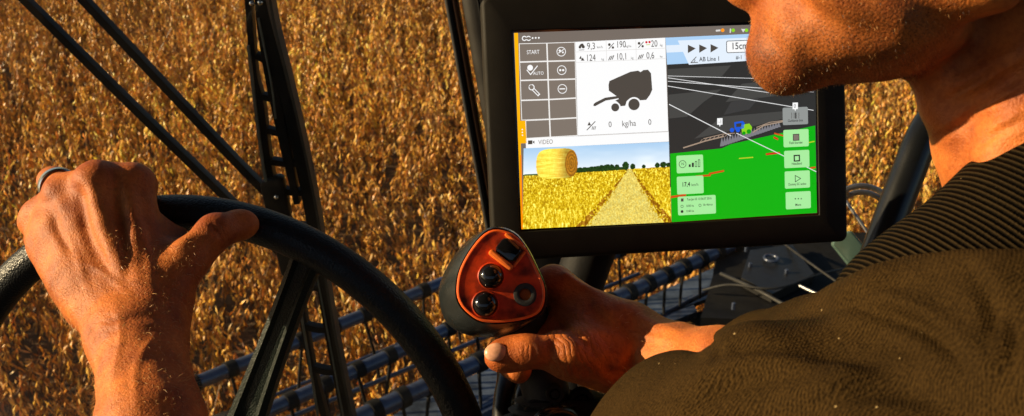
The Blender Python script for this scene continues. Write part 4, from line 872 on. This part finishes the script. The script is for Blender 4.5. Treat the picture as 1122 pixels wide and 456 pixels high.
# side console with clamps and cables
cs = empty('side_console', P(600, 640, .70), 'dark armrest console below the joystick with cables and clips', 'console')
ct = P(640, 560, .66)
MB().box(ct-np.array([-.10, 0, .07]), np.eye(3), (.20, .075, .055), .012).build('console_body', [M['plastic']], cs)
MB().box(np.array([ct[0]+.10, ct[1], (ct[2]-.125+1.9)/2]), np.eye(3), (.05, .05, (ct[2]-.125-1.9)/2), .004).build('console_post', [M['machine']], cs)
for pts, r in (([(548, 500, .68), (552, 440, .70), (556, 410, .72), (552, 380, .76)], .0075), ([(566, 500, .68), (570, 445, .69), (574, 424, .70), (580, 400, .74)], .005), ([(640, 500, .66), (640, 455, .67), (628, 436, .68), (612, 430, .69)], .004), ([(660, 500, .66), (662, 462, .67), (650, 440, .70), (640, 420, .76)], .0055), ([(590, 500, .64), (584, 470, .63), (600, 452, .63), (622, 452, .64), (640, 470, .65)], .0035)):
    MB().tube(crom([P(*p) for p in pts], 8), r, 12).build('cable', [M['paint_black']], cs)
for (x, y, d, r) in ((638, 440, .655, .0085), (608, 432, .640, .006)):
    c = P(x, y, d); MB().loft([[c+RT*(rr2*math.cos(a))+UP*(rr2*math.sin(a))-FW*z for a in np.arange(26)*2*math.pi/26] for rr2, z in ((r, -.008), (r, 0), (r*.9, .0012), (r*.62, .0012), (r*.55, -.001), (r*.4, .001), (r*.05, .0012))]).build('clamp_screw', [M['machine']], cs)
MB().box(P(622, 452, .67), [RT, UP, FW], (.030, .012, .02), .004).build('clamp_block', [M['machine']], cs)

# ================================================================== SEAT, FLOOR
fl = MB().box((-.15, .0, 1.875), np.eye(3), (1.25, .92, .025)); o = fl.build('cab_floor', [M['rubber']], smooth=False, origin=(-.15, 0, 1.85)); tag(o, 'flat black rubber floor of the cab under the driver', 'cab floor')
se = empty('driver_seat', (PEL[0], PEL[1], 1.9), 'padded dark driver seat with backrest behind the driver', 'seat')
MB().box((PEL[0]-.10, PEL[1], 2.24), np.eye(3), (.26, .25, .06), .03).build('seat_cushion', [M['trouser']], se)
MB().box((PEL[0]+.22, PEL[1], 2.52), np.eye(3), (.05, .25, .30), .03).build('backrest', [M['trouser']], se)
MB().box((PEL[0]-.08, PEL[1], 2.04), np.eye(3), (.15, .15, .135), .01).build('seat_base', [M['machine']], se)
# ================================================================== CAB CORNER, GLASS, WIPER
YW = 1.0; NW = np.array([0, -1., 0])
def W(px, py, y=YW): return PL(px, py, [0, y, 0], NW)
pil = empty('windscreen_pillar', W(560, 470, 1.04)*[1, 1, 0]+[0, 0, 1.9], 'black cab corner post with thin brown strip left of the display', 'pillar')
def strip(nm, o0, o1, y0, y1, mat, bev=.002):
    a0, a1 = W(486+o0, 0, y0), W(486+o1, 0, y0); b0, b1 = W(571+o0*1.05, 470, y0), W(571+o1*1.05, 470, y0)
    ax = unit(a0-b0); wv = unit(a1-a0); nv = unit(np.cross(ax, wv)); c0 = .5*(b0+b1); c1 = .5*(a0+a1)
    lo = c0+ax*((1.905-c0[2])/ax[2]); hi_ = c1+ax*((3.85-c1[2])/ax[2]); hw = .5*np.linalg.norm(a1-a0)
    dpt = (y1-y0)/2; c = .5*(lo+hi_); yv = np.array([0, 1., 0])
    MB().box(c+yv*dpt, [wv, yv, ax], (hw, dpt, np.linalg.norm(hi_-lo)/2), bev).build(nm, [mat], pil)
strip('seal', 0, 6.5, .995, 1.035, M['rubber'], .003); strip('trim_strip', 6.3, 13.5, 1.000, 1.03, M['brown'], .002); strip('post', 13.2, 88, .985, 1.05, M['plastic'], .006); strip('post_seam', 36, 39, .9830, .986, M['machine'], .0005)
def glassmat(nm, fac, tint):
    m, nt, b, out = new_mat(nm); nt.nodes.remove(b); L = nt.links.new
    t = N(nt, 'ShaderNodeBsdfTransparent'); t.inputs[0].default_value = (*tint, 1); g = N(nt, 'ShaderNodeBsdfGlossy'); g.inputs['Roughness'].default_value = .02
    fr = N(nt, 'ShaderNodeFresnel'); fr.inputs[0].default_value = 1.45; k = N(nt, 'ShaderNodeMath', operation='MULTIPLY'); L(fr.outputs[0], k.inputs[0]); k.inputs[1].default_value = fac
    mx = N(nt, 'ShaderNodeMixShader'); L(k.outputs[0], mx.inputs[0]); L(t.outputs[0], mx.inputs[1]); L(g.outputs[0], mx.inputs[2]); df = N(nt, 'ShaderNodeBsdfDiffuse'); df.inputs[0].default_value = (.75, .62, .45, 1)
    tc = N(nt, 'ShaderNodeTexCoord'); n1 = N(nt, 'ShaderNodeTexNoise', Scale=3.5, Detail=8.0, Roughness=.65); L(tc.outputs['Object'], n1.inputs['Vector'])
    mr = N(nt, 'ShaderNodeMapRange'); L(n1.outputs[0], mr.inputs[0]); mr.inputs[1].default_value = .40; mr.inputs[2].default_value = .75; mr.inputs[3].default_value = .0; mr.inputs[4].default_value = .018
    mx2 = N(nt, 'ShaderNodeMixShader'); L(mr.outputs[0], mx2.inputs[0]); L(mx.outputs[0], mx2.inputs[1]); L(df.outputs[0], mx2.inputs[2]); L(mx2.outputs[0], out.inputs[0]); return m
M['glass'] = glassmat('cab_glass', .35, (.97, .96, .93))
def pane(nm, a, b, label, cat):
    a = np.array(a); b = np.array(b); n = unit(np.cross(b-a, [0, 0, 1.]))*.003; z0, z1 = 1.91, 3.85
    V = [[*p[:2], z] for p in (a-n, b-n, b+n, a+n) for z in (z0, z1)]
    o = mesh_obj(nm, V, [(0, 2, 3, 1), (2, 4, 5, 3), (4, 6, 7, 5), (6, 0, 1, 7), (1, 3, 5, 7), (6, 4, 2, 0)], M['glass'], smooth=False, origin=[(a[0]+b[0])/2, (a[1]+b[1])/2, 1.91]); tag(o, label, cat)
pane('windscreen', (-1.35, 1.018, 0), (-.092, 1.018, 0), 'clear windscreen between the wheel and the wiper', 'windscreen')
pane('side_window', (.01, 1.03, 0), (1.25, .86, 0), 'clear side window pane right of the display behind the grab rail', 'window')
wp = empty('windscreen_wiper', W(360, 456, 1.06), 'long black windscreen wiper with twin diagonal arms and ribbed blade carrier', 'wiper')
def wb(nm, pts, r, y, mat, flat=1.0, n=8):
    p = crom([W(a, b, y) for a, b in pts], 6); MB().tube(p, r, n).build(nm, [mat], wp)
def wbar(nm, pts, w, y, th, mat):   # flat bar of width w (px at the glass)
    p = np.array(crom(pts, 6)); d = np.gradient(p, axis=0); d /= np.linalg.norm(d, axis=1)[:, None]; nr = np.stack([-d[:, 1], d[:, 0]], 1)
    w_ = np.interp(np.linspace(0, 1, len(p)), np.linspace(0, 1, len(w)), w) if hasattr(w, '__len__') else np.full(len(p), w)
    L = []
    for i in range(len(p)):
        a = W(*(p[i]+nr[i]*w_[i]/2), y); b = W(*(p[i]-nr[i]*w_[i]/2), y); Y_ = np.array([0, th/2, 0])
        L.append([a-Y_*.4, a*.93+b*.07-Y_, b*.93+a*.07-Y_, b-Y_*.4, b+Y_, a+Y_])
    MB().loft(L).build(nm, [mat], wp)
wbar('wiper_arm', [(-40, -66), (28, 0), (130, 101), (245, 213), (318, 287)], 8.5, 1.075, .010, M['wiper_black'])
wbar('wiper_arm', [(30, -64), (92, 0), (190, 104), (262, 180), (306, 224)], 9.0, 1.075, .010, M['wiper_black'])
wbar('blade_carrier', [(266, -60), (273, 0), (279, 79), (286, 110), (294, 174), (303, 214), (318, 250), (330, 330), (342, 400), (360, 470)], (7, 8, 8, 9, 9, 8, 9, 9, 8, 8), 1.068, .012, M['wiper_black'])
wbar('blade_spine', [(280, -60), (288, 0), (308, 79), (327, 160), (343, 240), (352, 300), (366, 380), (384, 470)], (9, 11, 12, 14, 14, 13, 14, 15), 1.060, .014, M['wiper_black'])
wbar('middle_link', [(282, -20), (288, 30), (299, 92), (313, 160), (326, 222)], (8, 12, 14, 12, 7), 1.063, .010, M['wiper_black'])
wbar('rubber_blade', [(293, -40), (302, 20), (319, 90), (335, 160), (350, 236), (358, 300), (372, 380), (390, 470)], 3.5, 1.040, .020, M['rubber'])
wbar('metal_strip', [(272, 50), (280, 120), (288, 180), (297, 222)], 3.2, 1.056, .003, M['grey_strip'])
wbar('metal_strip', [(283, 20), (297, 90), (302, 130)], 2.0, 1.052, .003, M['grey_strip'])
wbar('metal_strip', [(322, 300), (336, 380), (350, 466)], 2.4, 1.054, .003, M['grey_strip'])
wbar('metal_strip', [(345, 290), (362, 380), (376, 456)], 1.6, 1.052, .003, M['grey_strip'])
for (a, b) in (((281, 60), (303, 68)), ((288, 105), (313, 108)), ((293, 142), (320, 145)), ((298, 176), (327, 178)), ((302, 206), (335, 210)), ((314, 244), (343, 248)), ((326, 310), (353, 314)), ((334, 356), (362, 360)), ((343, 402), (370, 406))):
    wbar('yoke', [a, ((a[0]+b[0])/2, (a[1]+b[1])/2+1.5), b], 7, 1.064, .010, M['wiper_black'])
bkt = MB(); bkt.box(W(303, 218, 1.062), [unit(W(310, 250)-W(303, 218)), unit(W(318, 214)-W(303, 218)), np.array([0, 1., 0])], (.028, .014, .008), .003); bkt.build('bracket', [M['wiper_black']], wp)
MB().box(W(316, 282, 1.066), [unit(W(325, 320)-W(316, 282)), unit(W(331, 278)-W(316, 282)), np.array([0, 1., 0])], (.022, .012, .008), .003).build('bracket', [M['wiper_black']], wp)
for (x, y) in ((303, 216), (276, 4), (285, 3)): MB().ball(W(x, y, 1.052), .0030, n=8).build('rivet', [M['silver']], wp)

rf = empty('added_cab_roof', (-.05, .05, 3.98), 'unseen dark headliner roof panel added to cut sky light on the driver', 'cab roof')  # out of view, added to keep sky light off the cab interior
MB().box((-.05, .06, 4.02), np.eye(3), (1.38, 1.02, .035), .01).build('roof_panel', [M['plastic']], rf)
MB().box((-.05, .20, 3.975), np.eye(3), (.9, .6, .010), .006).build('headliner', [M['trouser']], rf)
rw_ = empty('added_rear_wall', (-.05, -.95, 1.9), 'unseen dark rear panel with window frame added to block sky light', 'rear wall')  # behind the camera, added to block sky light and its reflections
MB().box((-.05, -.95, 2.45), np.eye(3), (1.36, .03, .54), .01).build('lower_panel', [M['plastic']], rw_)
for x_ in (-1.37, 1.27): MB().box((x_, -.93, 3.45), np.eye(3), (.05, .04, .53), .01).build('post', [M['plastic']], rw_)
MB().box((-.05, -.96, 3.1), np.eye(3), (1.3, .015, .11), .004).build('window_rail', [M['machine']], rw_)
MB().box((-.05, -.93, 3.90), np.eye(3), (1.3, .03, .075), .004).build('top_rail', [M['machine']], rw_)
o = MB().box((-1.40, 1.0, 2.94), np.eye(3), (.04, .04, 1.03), .01).build('corner_post', [M['plastic']], origin=(-1.40, 1.0, 1.9)); tag(o, 'slim dark left corner post of the cab beside the windscreen edge', 'pillar')
o = MB().box((1.30, .84, 2.94), np.eye(3), (.04, .04, 1.03), .01).build('corner_post', [M['plastic']], origin=(1.30, .84, 1.9)); tag(o, 'slim dark right corner post of the cab beyond the side window', 'pillar')
# grab rail, cable loop and teal reflection strip by the side window
gr = empty('grab_rail', P(945, 360, .96), 'curved glossy black tube handle rising behind the neck', 'grab rail')
gp = crom([P(*p) for p in ((1180, 92, 1.02), (1110, 96, 1.0), (1056, 108, .985), (1027, 126, .975), (1010, 152, .965), (994, 192, .96), (977, 236, .955), (960, 282, .95), (944, 330, .945), (928, 400, .94))], 8)
MB().tube(gp, .0158, 24).build('tube', [M['paint_black']], gr); MB().tube([gp[-1]+unit(gp[-1]-gp[-5])*.0, gp[-1]+unit(gp[-1]-gp[-5])*.02], [.024, .026], 20).build('foot', [M['machine']], gr)
ts = MB().box(P(944, 288, 1.0), [unit(P(962, 310, 1.0)-P(926, 266, 1.0)), unit(P(960, 276, 1.0)-P(940, 290, 1.0)), FW], (.034, .012, .005), .002).build('reflection_streak', [M['teal']], origin=P(944, 288, 1.0)); tag(ts, 'pale green reflection built as a flat strut low beside the display corner', 'streak')  # flat strip added to carry a painted reflection
cl_ = MB()
for r_, d_ in ((38, 1.32), (31, 1.34)):
    cl_.tube([P(944+r_*math.cos(a), 241-r_*math.sin(a)*.98, d_) for a in np.arange(48)*2*math.pi/48], .0038, 8, closed=True)
for a in np.arange(4)*math.pi/2+.5: cl_.tube([P(944+38*math.cos(a), 241-38*math.sin(a), 1.32), P(944+31*math.cos(a), 241-31*math.sin(a), 1.34)], .003, 6)
o = cl_.build('wire_hoop', [M['steel']], origin=P(944, 241, 1.33)); tag(o, 'double grey wire hoop seen between display and grab rail', 'wire hoop')
o = MB().tube(crom([P(905, 190, 1.4), P(929, 224, 1.35), P(950, 254, 1.3), P(975, 292, 1.25), P(1000, 340, 1.2)], 6), .0022, 8).build('thin_cable', [M['steel']], origin=P(950, 254, 1.3)); tag(o, 'thin pale cable running diagonally under the wire hoop', 'cable')

# ================================================================== HEADER IN FRONT OF THE CAB
re_ = empty('harvester_reel', G(480, 400, .6)*[1, 1, 0]+[0, 0, .6], 'dark reel, tinted blue for sky highlights, with parallel bats and hanging tines below the cab', 'harvester reel')
ZB = 1.25
def bat(a, b, r, z, drop, sp, jit=.02):
    A_, B_ = G(*a, z), G(*b, z); d = B_-A_; n_ = int(np.linalg.norm(d)/sp); MB().tube([A_+d*t for t in np.linspace(0, 1, 9)], r, 14).build('bat', [M['bat']], re_)
    for k in range(n_):
        p = A_+d*((k+.5)/n_); w = RNG.normal(0, jit, 2); q = p+np.array([w[0], w[1]-.03, -drop])
        tb = MB().tube(crom([p+[0, 0, r*.8], p-[0, 0, .03], .5*(p+q)+[0, .006, 0], q], 4), [.0065]*12+[.004], 7); 
        c_ = unit(d); tb.tube([p-c_*.018, p+c_*.018], r*1.22, 12); tb.build('tine', [M['machine']], re_)
bat((100, 466.6), (640, 247), .025, ZB, .30, .13); bat((215, 486), (690, 270), .025, ZB-.02, .26, .13); bat((330, 487), (812, 264), .031, ZB-.05, .17, .105)
for (a, b, z_, r_) in (((215, 500), (700, 300), .98, .010), ((380, 520), (806, 304), 1.02, .012), ((140, 500), (560, 326), .95, .008)):
    A_, B_ = G(*a, z_), G(*b, z_); MB().tube([A_+(B_-A_)*t for t in np.linspace(0, 1, 7)], r_, 10).build('stay_rod', [M['bat']], re_)
pn = empty('header_trough', G(600, 400, .75)*[1, 1, 0]+[0, 0, .75], 'grey sheet metal trough tinted blue for reflected sky beneath the nearest reel bat', 'trough')
def sheet(nm, px, z, th, mat, par, bev=None):
    t = [G(x, y, z) for x, y in px]; b = [p-[0, 0, th] for p in t]; MB().loft([b, t]).build(nm, [mat], par, smooth=False)
sheet('pan', [(370, 500), (452, 440), (548, 398), (664, 346), (812, 280), (800, 318), (706, 352), (640, 388), (560, 440), (490, 520)], .98, .02, M['pan'], pn)
sheet('pan_lip', [(452, 470), (560, 424), (700, 356), (760, 334), (764, 341), (702, 366), (562, 437), (456, 488)], 1.02, .03, M['bat'], pn)
sheet('backsheet', [(490, 520), (560, 446), (640, 396), (706, 360), (770, 340), (1000, 330), (1000, 560), (520, 620)], .92, .03, M['machine'], pn)
gb = empty('header_drive', G(880, 310, .6)*[1, 1, 0]+[0, 0, .6], 'black drive housing with bolts and hoses under the display', 'machine housing')
sheet('housing', [(786, 284), (806, 262), (962, 254), (1010, 330), (870, 352), (768, 348)], 1.18, .5, M['machine'], gb)
sheet('cover_plate', [(822, 274), (868, 268), (892, 300), (846, 322), (812, 304)], 1.225, .04, M['blackplastic'], gb)
for x, y in ((818, 271), (822, 290), (804, 334), (862, 297)):
    c = G(x, y, 1.235); hx_ = MB(); hx_.loft([[c+[r_*math.cos(a), r_*math.sin(a), z_] for a in np.arange(6)*math.pi/3] for r_, z_ in ((.008, -.02), (.008, .006), (.006, .008))]); hx_.build('bolt', [M['bat']], gb)
c = G(845, 283, 1.24); MB().tube([c+[.028*math.cos(a), .028*math.sin(a), 0] for a in np.arange(24)*2*math.pi/24], .006, 8, closed=True).build('ring_seal', [M['bat']], gb)
for pts, r_ in (([(876, 313, 1.26), (897, 323, 1.26)], .006), ([(770, 318, 1.2), (800, 312, 1.25), (850, 316, 1.27), (900, 300, 1.25), (960, 288, 1.2)], .005), ([(790, 300, 1.2), (830, 318, 1.25), (870, 340, 1.25), (900, 356, 1.2)], .008), ([(860, 268, 1.22), (890, 290, 1.28), (930, 318, 1.25)], .005)):
    MB().tube(crom([G(*p) for p in pts], 6), r_, 10).build('rod' if len(pts) == 2 else 'hose', [M['steel'] if len(pts) == 2 else M['rubber']], gb)

# ================================================================== FIELD
def dens(x, y):
    v = .5+.25*np.sin(x*1.9+1.3*np.sin(y*.9))+.25*np.sin(y*1.7+1.1*np.sin(x*1.3+2)); return v
gaps = [(G(215, 300, .3)[:2], .30), (G(345, 315, .3)[:2], .28), (G(255, 345, .3)[:2], .33), (G(395, 262, .3)[:2], .22), (G(20, 380, .3)[:2], .35), (G(660, 300, .3)[:2], .2)]
def make_plant(seed):
    r = np.random.default_rng(seed); V = []; F = []; C = []; n = 0
    Ht = r.uniform(.55, .78)
    def add(v, f, c):
        nonlocal n
        V.append(v); F.append(np.array(f)+n); C.append(np.tile(c, (len(v), 1))); n += len(v)
    def stick(a, b, r0, r1, c):
        d = unit(b-a); u = unit(np.cross(d, [.3, 1, .1])); w = np.cross(d, u); v = []
        for p, rr2 in ((a, r0), (b, r1)):
            for k in range(3): t = k*2.094; v.append(p+rr2*(math.cos(t)*u+math.sin(t)*w))
        add(np.array(v), [(0, 1, 4), (0, 4, 3), (1, 2, 5), (1, 5, 4), (2, 0, 3), (2, 3, 5)], c)
    def pod(p, d, L_, w_, c):
        u = unit(np.cross(d, r.normal(0, 1, 3))); w = np.cross(d, u); m = p+d*L_*.5+u*L_*.12; v = [p]
        for k in range(3): t = k*2.094+r.uniform(0, .3); v.append(m+w_*(math.cos(t)*u+.8*math.sin(t)*w))
        v.append(p+d*L_+u*L_*.05); add(np.array(v), [(0, 1, 2), (0, 2, 3), (0, 3, 1), (4, 2, 1), (4, 3, 2), (4, 1, 3)], c)
    def leaf(p, s, c):
        a = unit(r.normal(0, 1, 3)+[0, 0, -.8]); b = unit(np.cross(a, r.normal(0, 1, 3))); q = np.cross(a, b)
        v = np.array([p, p+a*s*.5+b*s*.32+q*s*.12, p+a*s, p+a*s*.5-b*s*.32+q*s*.15, p+a*s*.5-q*s*.10]); add(v, [(0, 1, 4), (1, 2, 4), (2, 3, 4), (3, 0, 4)], c)
    stc = np.array([.22, .115, .045])*r.uniform(.6, 1.2); stems = []
    top = np.array([r.normal(0, .05), r.normal(0, .05), Ht]); stems.append((np.zeros(3), top))
    for k in range(r.integers(2, 5)):
        t = r.uniform(.08, .45); a = top*t; an = r.uniform(0, 6.28); l = r.uniform(.22, .42); stems.append((a, a+np.array([math.cos(an)*l*.42, math.sin(an)*l*.42, l*.9])))
    for a, b in stems:
        stick(a, b, .0035, .0018, stc); l = np.linalg.norm(b-a); nn_ = int(l/.030)
        for k in range(nn_):
            t = (k+.6)/nn_
            if a[2]+(b-a)[2]*t < .10: continue
            p = a+(b-a)*t; an = r.uniform(0, 6.28)
            for q in range(r.integers(1, 4)):
                an += r.uniform(.7, 2.4); tl = r.uniform(.08, .62); d = np.array([math.cos(an)*math.sin(tl), math.sin(an)*math.sin(tl), -math.cos(tl)]);
                if r.random() < .22: d[2] *= -.6; d = unit(d)
                x = r.random(); c = np.array([.90, .52, .10]) if x < .54 else np.array([.62, .30, .05]) if x < .76 else np.array([.88, .60, .20]) if x < .92 else np.array([.15, .06, .02])
                pod(p+d*.006, d, r.uniform(.038, .064), r.uniform(.0058, .0086), c*r.uniform(.7, 1.2)*[1, r.uniform(.85, 1.1), r.uniform(.7, 1.3)])
        for q in range(r.integers(0, 3)): leaf(a+(b-a)*r.uniform(.3, 1), r.uniform(.03, .06), np.array([.42, .22, .07])*r.uniform(.5, 1.3))
    return np.concatenate(V), np.concatenate(F), np.concatenate(C)
plants = [make_plant(100+i) for i in range(14)]
pos = []
ys = np.arange(1.7, 15.0, .165)
for y in ys:
    xs_ = np.arange(-(1.6+.62*y), 1.6+.62*y, .165)
    for x in xs_:
        x_, y_ = x+RNG.uniform(-.08, .08), y+RNG.uniform(-.08, .08)
        if RNG.random() > .60+.60*dens(x_, y_)*1.4: continue
        if any((x_-g_[0])**2+(y_-g_[1])**2 < rr2*rr2*.5*RNG.uniform(.5, 1.3) for g_, rr2 in gaps): continue
        pos.append((x_, y_))
pos = np.array(pos); VV = []; FF = []; CC = []; n_ = 0
for i, (x, y) in enumerate(pos):
    v, f, c = plants[RNG.integers(len(plants))]; a = RNG.uniform(0, 6.28); s = RNG.uniform(.82, 1.12); ca, sa = math.cos(a)*s, math.sin(a)*s
    q = np.stack([v[:, 0]*ca-v[:, 1]*sa, v[:, 0]*sa+v[:, 1]*ca, v[:, 2]*s], 1); ln = RNG.normal(0, .16, 2); q[:, 0] += q[:, 2]*ln[0]+x; q[:, 1] += q[:, 2]*ln[1]+y
    VV.append(q); FF.append(f+n_); CC.append(np.clip(c*1.14*RNG.uniform(.72, 1.2)*(.8+.35*dens(x*.7+3, y*.6)), 0, .95)); n_ += len(q)
M['crop'].node_tree.nodes
o = mesh_obj('dry_soybean_crop', np.concatenate(VV), np.concatenate(FF), M['crop'], smooth=False, attrs={'col': np.concatenate(CC)}, origin=(0, 8, 0))
tag(o, 'ripe golden brown soybean plants with dry hanging pods covering the field', 'crop', kind='stuff')
# straw litter
k_ = 26000; r = RNG; yy = 1.8+13*r.random(k_)**1.3; xx = (r.random(k_)*2-1)*(1.6+.62*yy); aa = r.uniform(0, 6.28, k_); ll = r.uniform(.02, .09, k_); dd = np.stack([np.cos(aa), np.sin(aa), r.normal(0, .15, k_)], 1)*ll[:, None]
p0 = np.stack([xx, yy, r.uniform(.006, .05, k_)], 1); sd = np.stack([-np.sin(aa), np.cos(aa), 0*aa], 1)*.0022; V = np.stack([p0-sd, p0+sd, p0+dd+sd, p0+dd-sd], 1).reshape(-1, 3); V[:, 2] = np.maximum(V[:, 2], .004)
F = np.arange(4*k_).reshape(-1, 4); cc = np.repeat(np.array([.50, .33, .15])[None]*r.uniform(.4, 1.3, (k_, 1)), 4, 0)
o = mesh_obj('straw_litter', V, F, M['crop'], smooth=False, attrs={'col': cc}, origin=(0, 8, 0)); tag(o, 'scattered straw pieces lying on the soil between the plants', 'straw', kind='stuff')
def soil():
    m, nt, b, out = new_mat('soil'); L = nt.links.new; tc = N(nt, 'ShaderNodeTexCoord')
    n1 = N(nt, 'ShaderNodeTexNoise', Scale=9.0, Detail=10.0, Roughness=.7); L(tc.outputs['Object'], n1.inputs['Vector']); r = N(nt, 'ShaderNodeValToRGB'); L(n1.outputs[0], r.inputs[0])
    r.color_ramp.elements[0].position = .35; r.color_ramp.elements[0].color = (.035, .020, .010, 1); r.color_ramp.elements[1].position = .7; r.color_ramp.elements[1].color = (.22, .13, .055, 1); L(r.outputs[0], b.inputs['Base Color'])
    b.inputs['Roughness'].default_value = .95; bp = N(nt, 'ShaderNodeBump', Strength=.8, Distance=.02); L(n1.outputs[0], bp.inputs['Height']); L(bp.outputs[0], b.inputs['Normal']); return m
g_ = 600; n_g = 40; gx = np.linspace(-g_, g_, n_g+1); GX, GY = np.meshgrid(gx, gx); ii = np.arange(n_g)[:, None]*(n_g+1)+np.arange(n_g)[None]
o = mesh_obj('ground', np.stack([GX.ravel(), GY.ravel(), 0*GX.ravel()], 1), np.stack([ii, ii+1, ii+n_g+2, ii+n_g+1], -1).reshape(-1, 4), soil(), smooth=False); tag(o, kind='structure')

# ================================================================== LIGHT, SKY, CAMERA
sun_c = np.array([-.93, .26, -.19]); sd_ = unit(Dw(sun_c)); el = math.asin(sd_[2]); az = math.atan2(sd_[0], sd_[1])
w = bpy.data.worlds.new('World'); SC.world = w; w.use_nodes = True; nt = w.node_tree; bg = nt.nodes['Background']
sk = nt.nodes.new('ShaderNodeTexSky'); sk.sky_type = 'NISHITA'; sk.sun_disc = False; sk.sun_elevation = el; sk.sun_rotation = az; nt.links.new(sk.outputs[0], bg.inputs[0]); bg.inputs[1].default_value = .05
ld = bpy.data.lights.new('sun', 'SUN'); ld.energy = 5.0; ld.angle = math.radians(.5); ld.color = (1, .77, .44); lo_ = bpy.data.objects.new('sun', ld); COL.objects.link(lo_)
lo_.rotation_euler = Vector(sd_).to_track_quat('Z', 'Y').to_euler(); lo_.location = (-5, -2, 8)
cd = bpy.data.cameras.new('camera'); cd.sensor_width = 36; cd.lens = 36*FPX/1122; cd.clip_start = .02; cd.clip_end = 2000; co = bpy.data.objects.new('camera', cd); COL.objects.link(co)
co.location = Vector(CAM); co.rotation_euler = (math.radians(90)-PITCH, 0, 0); SC.camera = co
cd.dof.use_dof = True; cd.dof.focus_distance = .70; cd.dof.aperture_fstop = 22.0
SC.view_settings.view_transform = 'Standard'; SC.view_settings.look = 'None'; SC.view_settings.exposure = .84; SC.view_settings.gamma = 1
SC.cycles.use_denoising = True; SC.cycles.max_bounces = 5; SC.cycles.transparent_max_bounces = 12
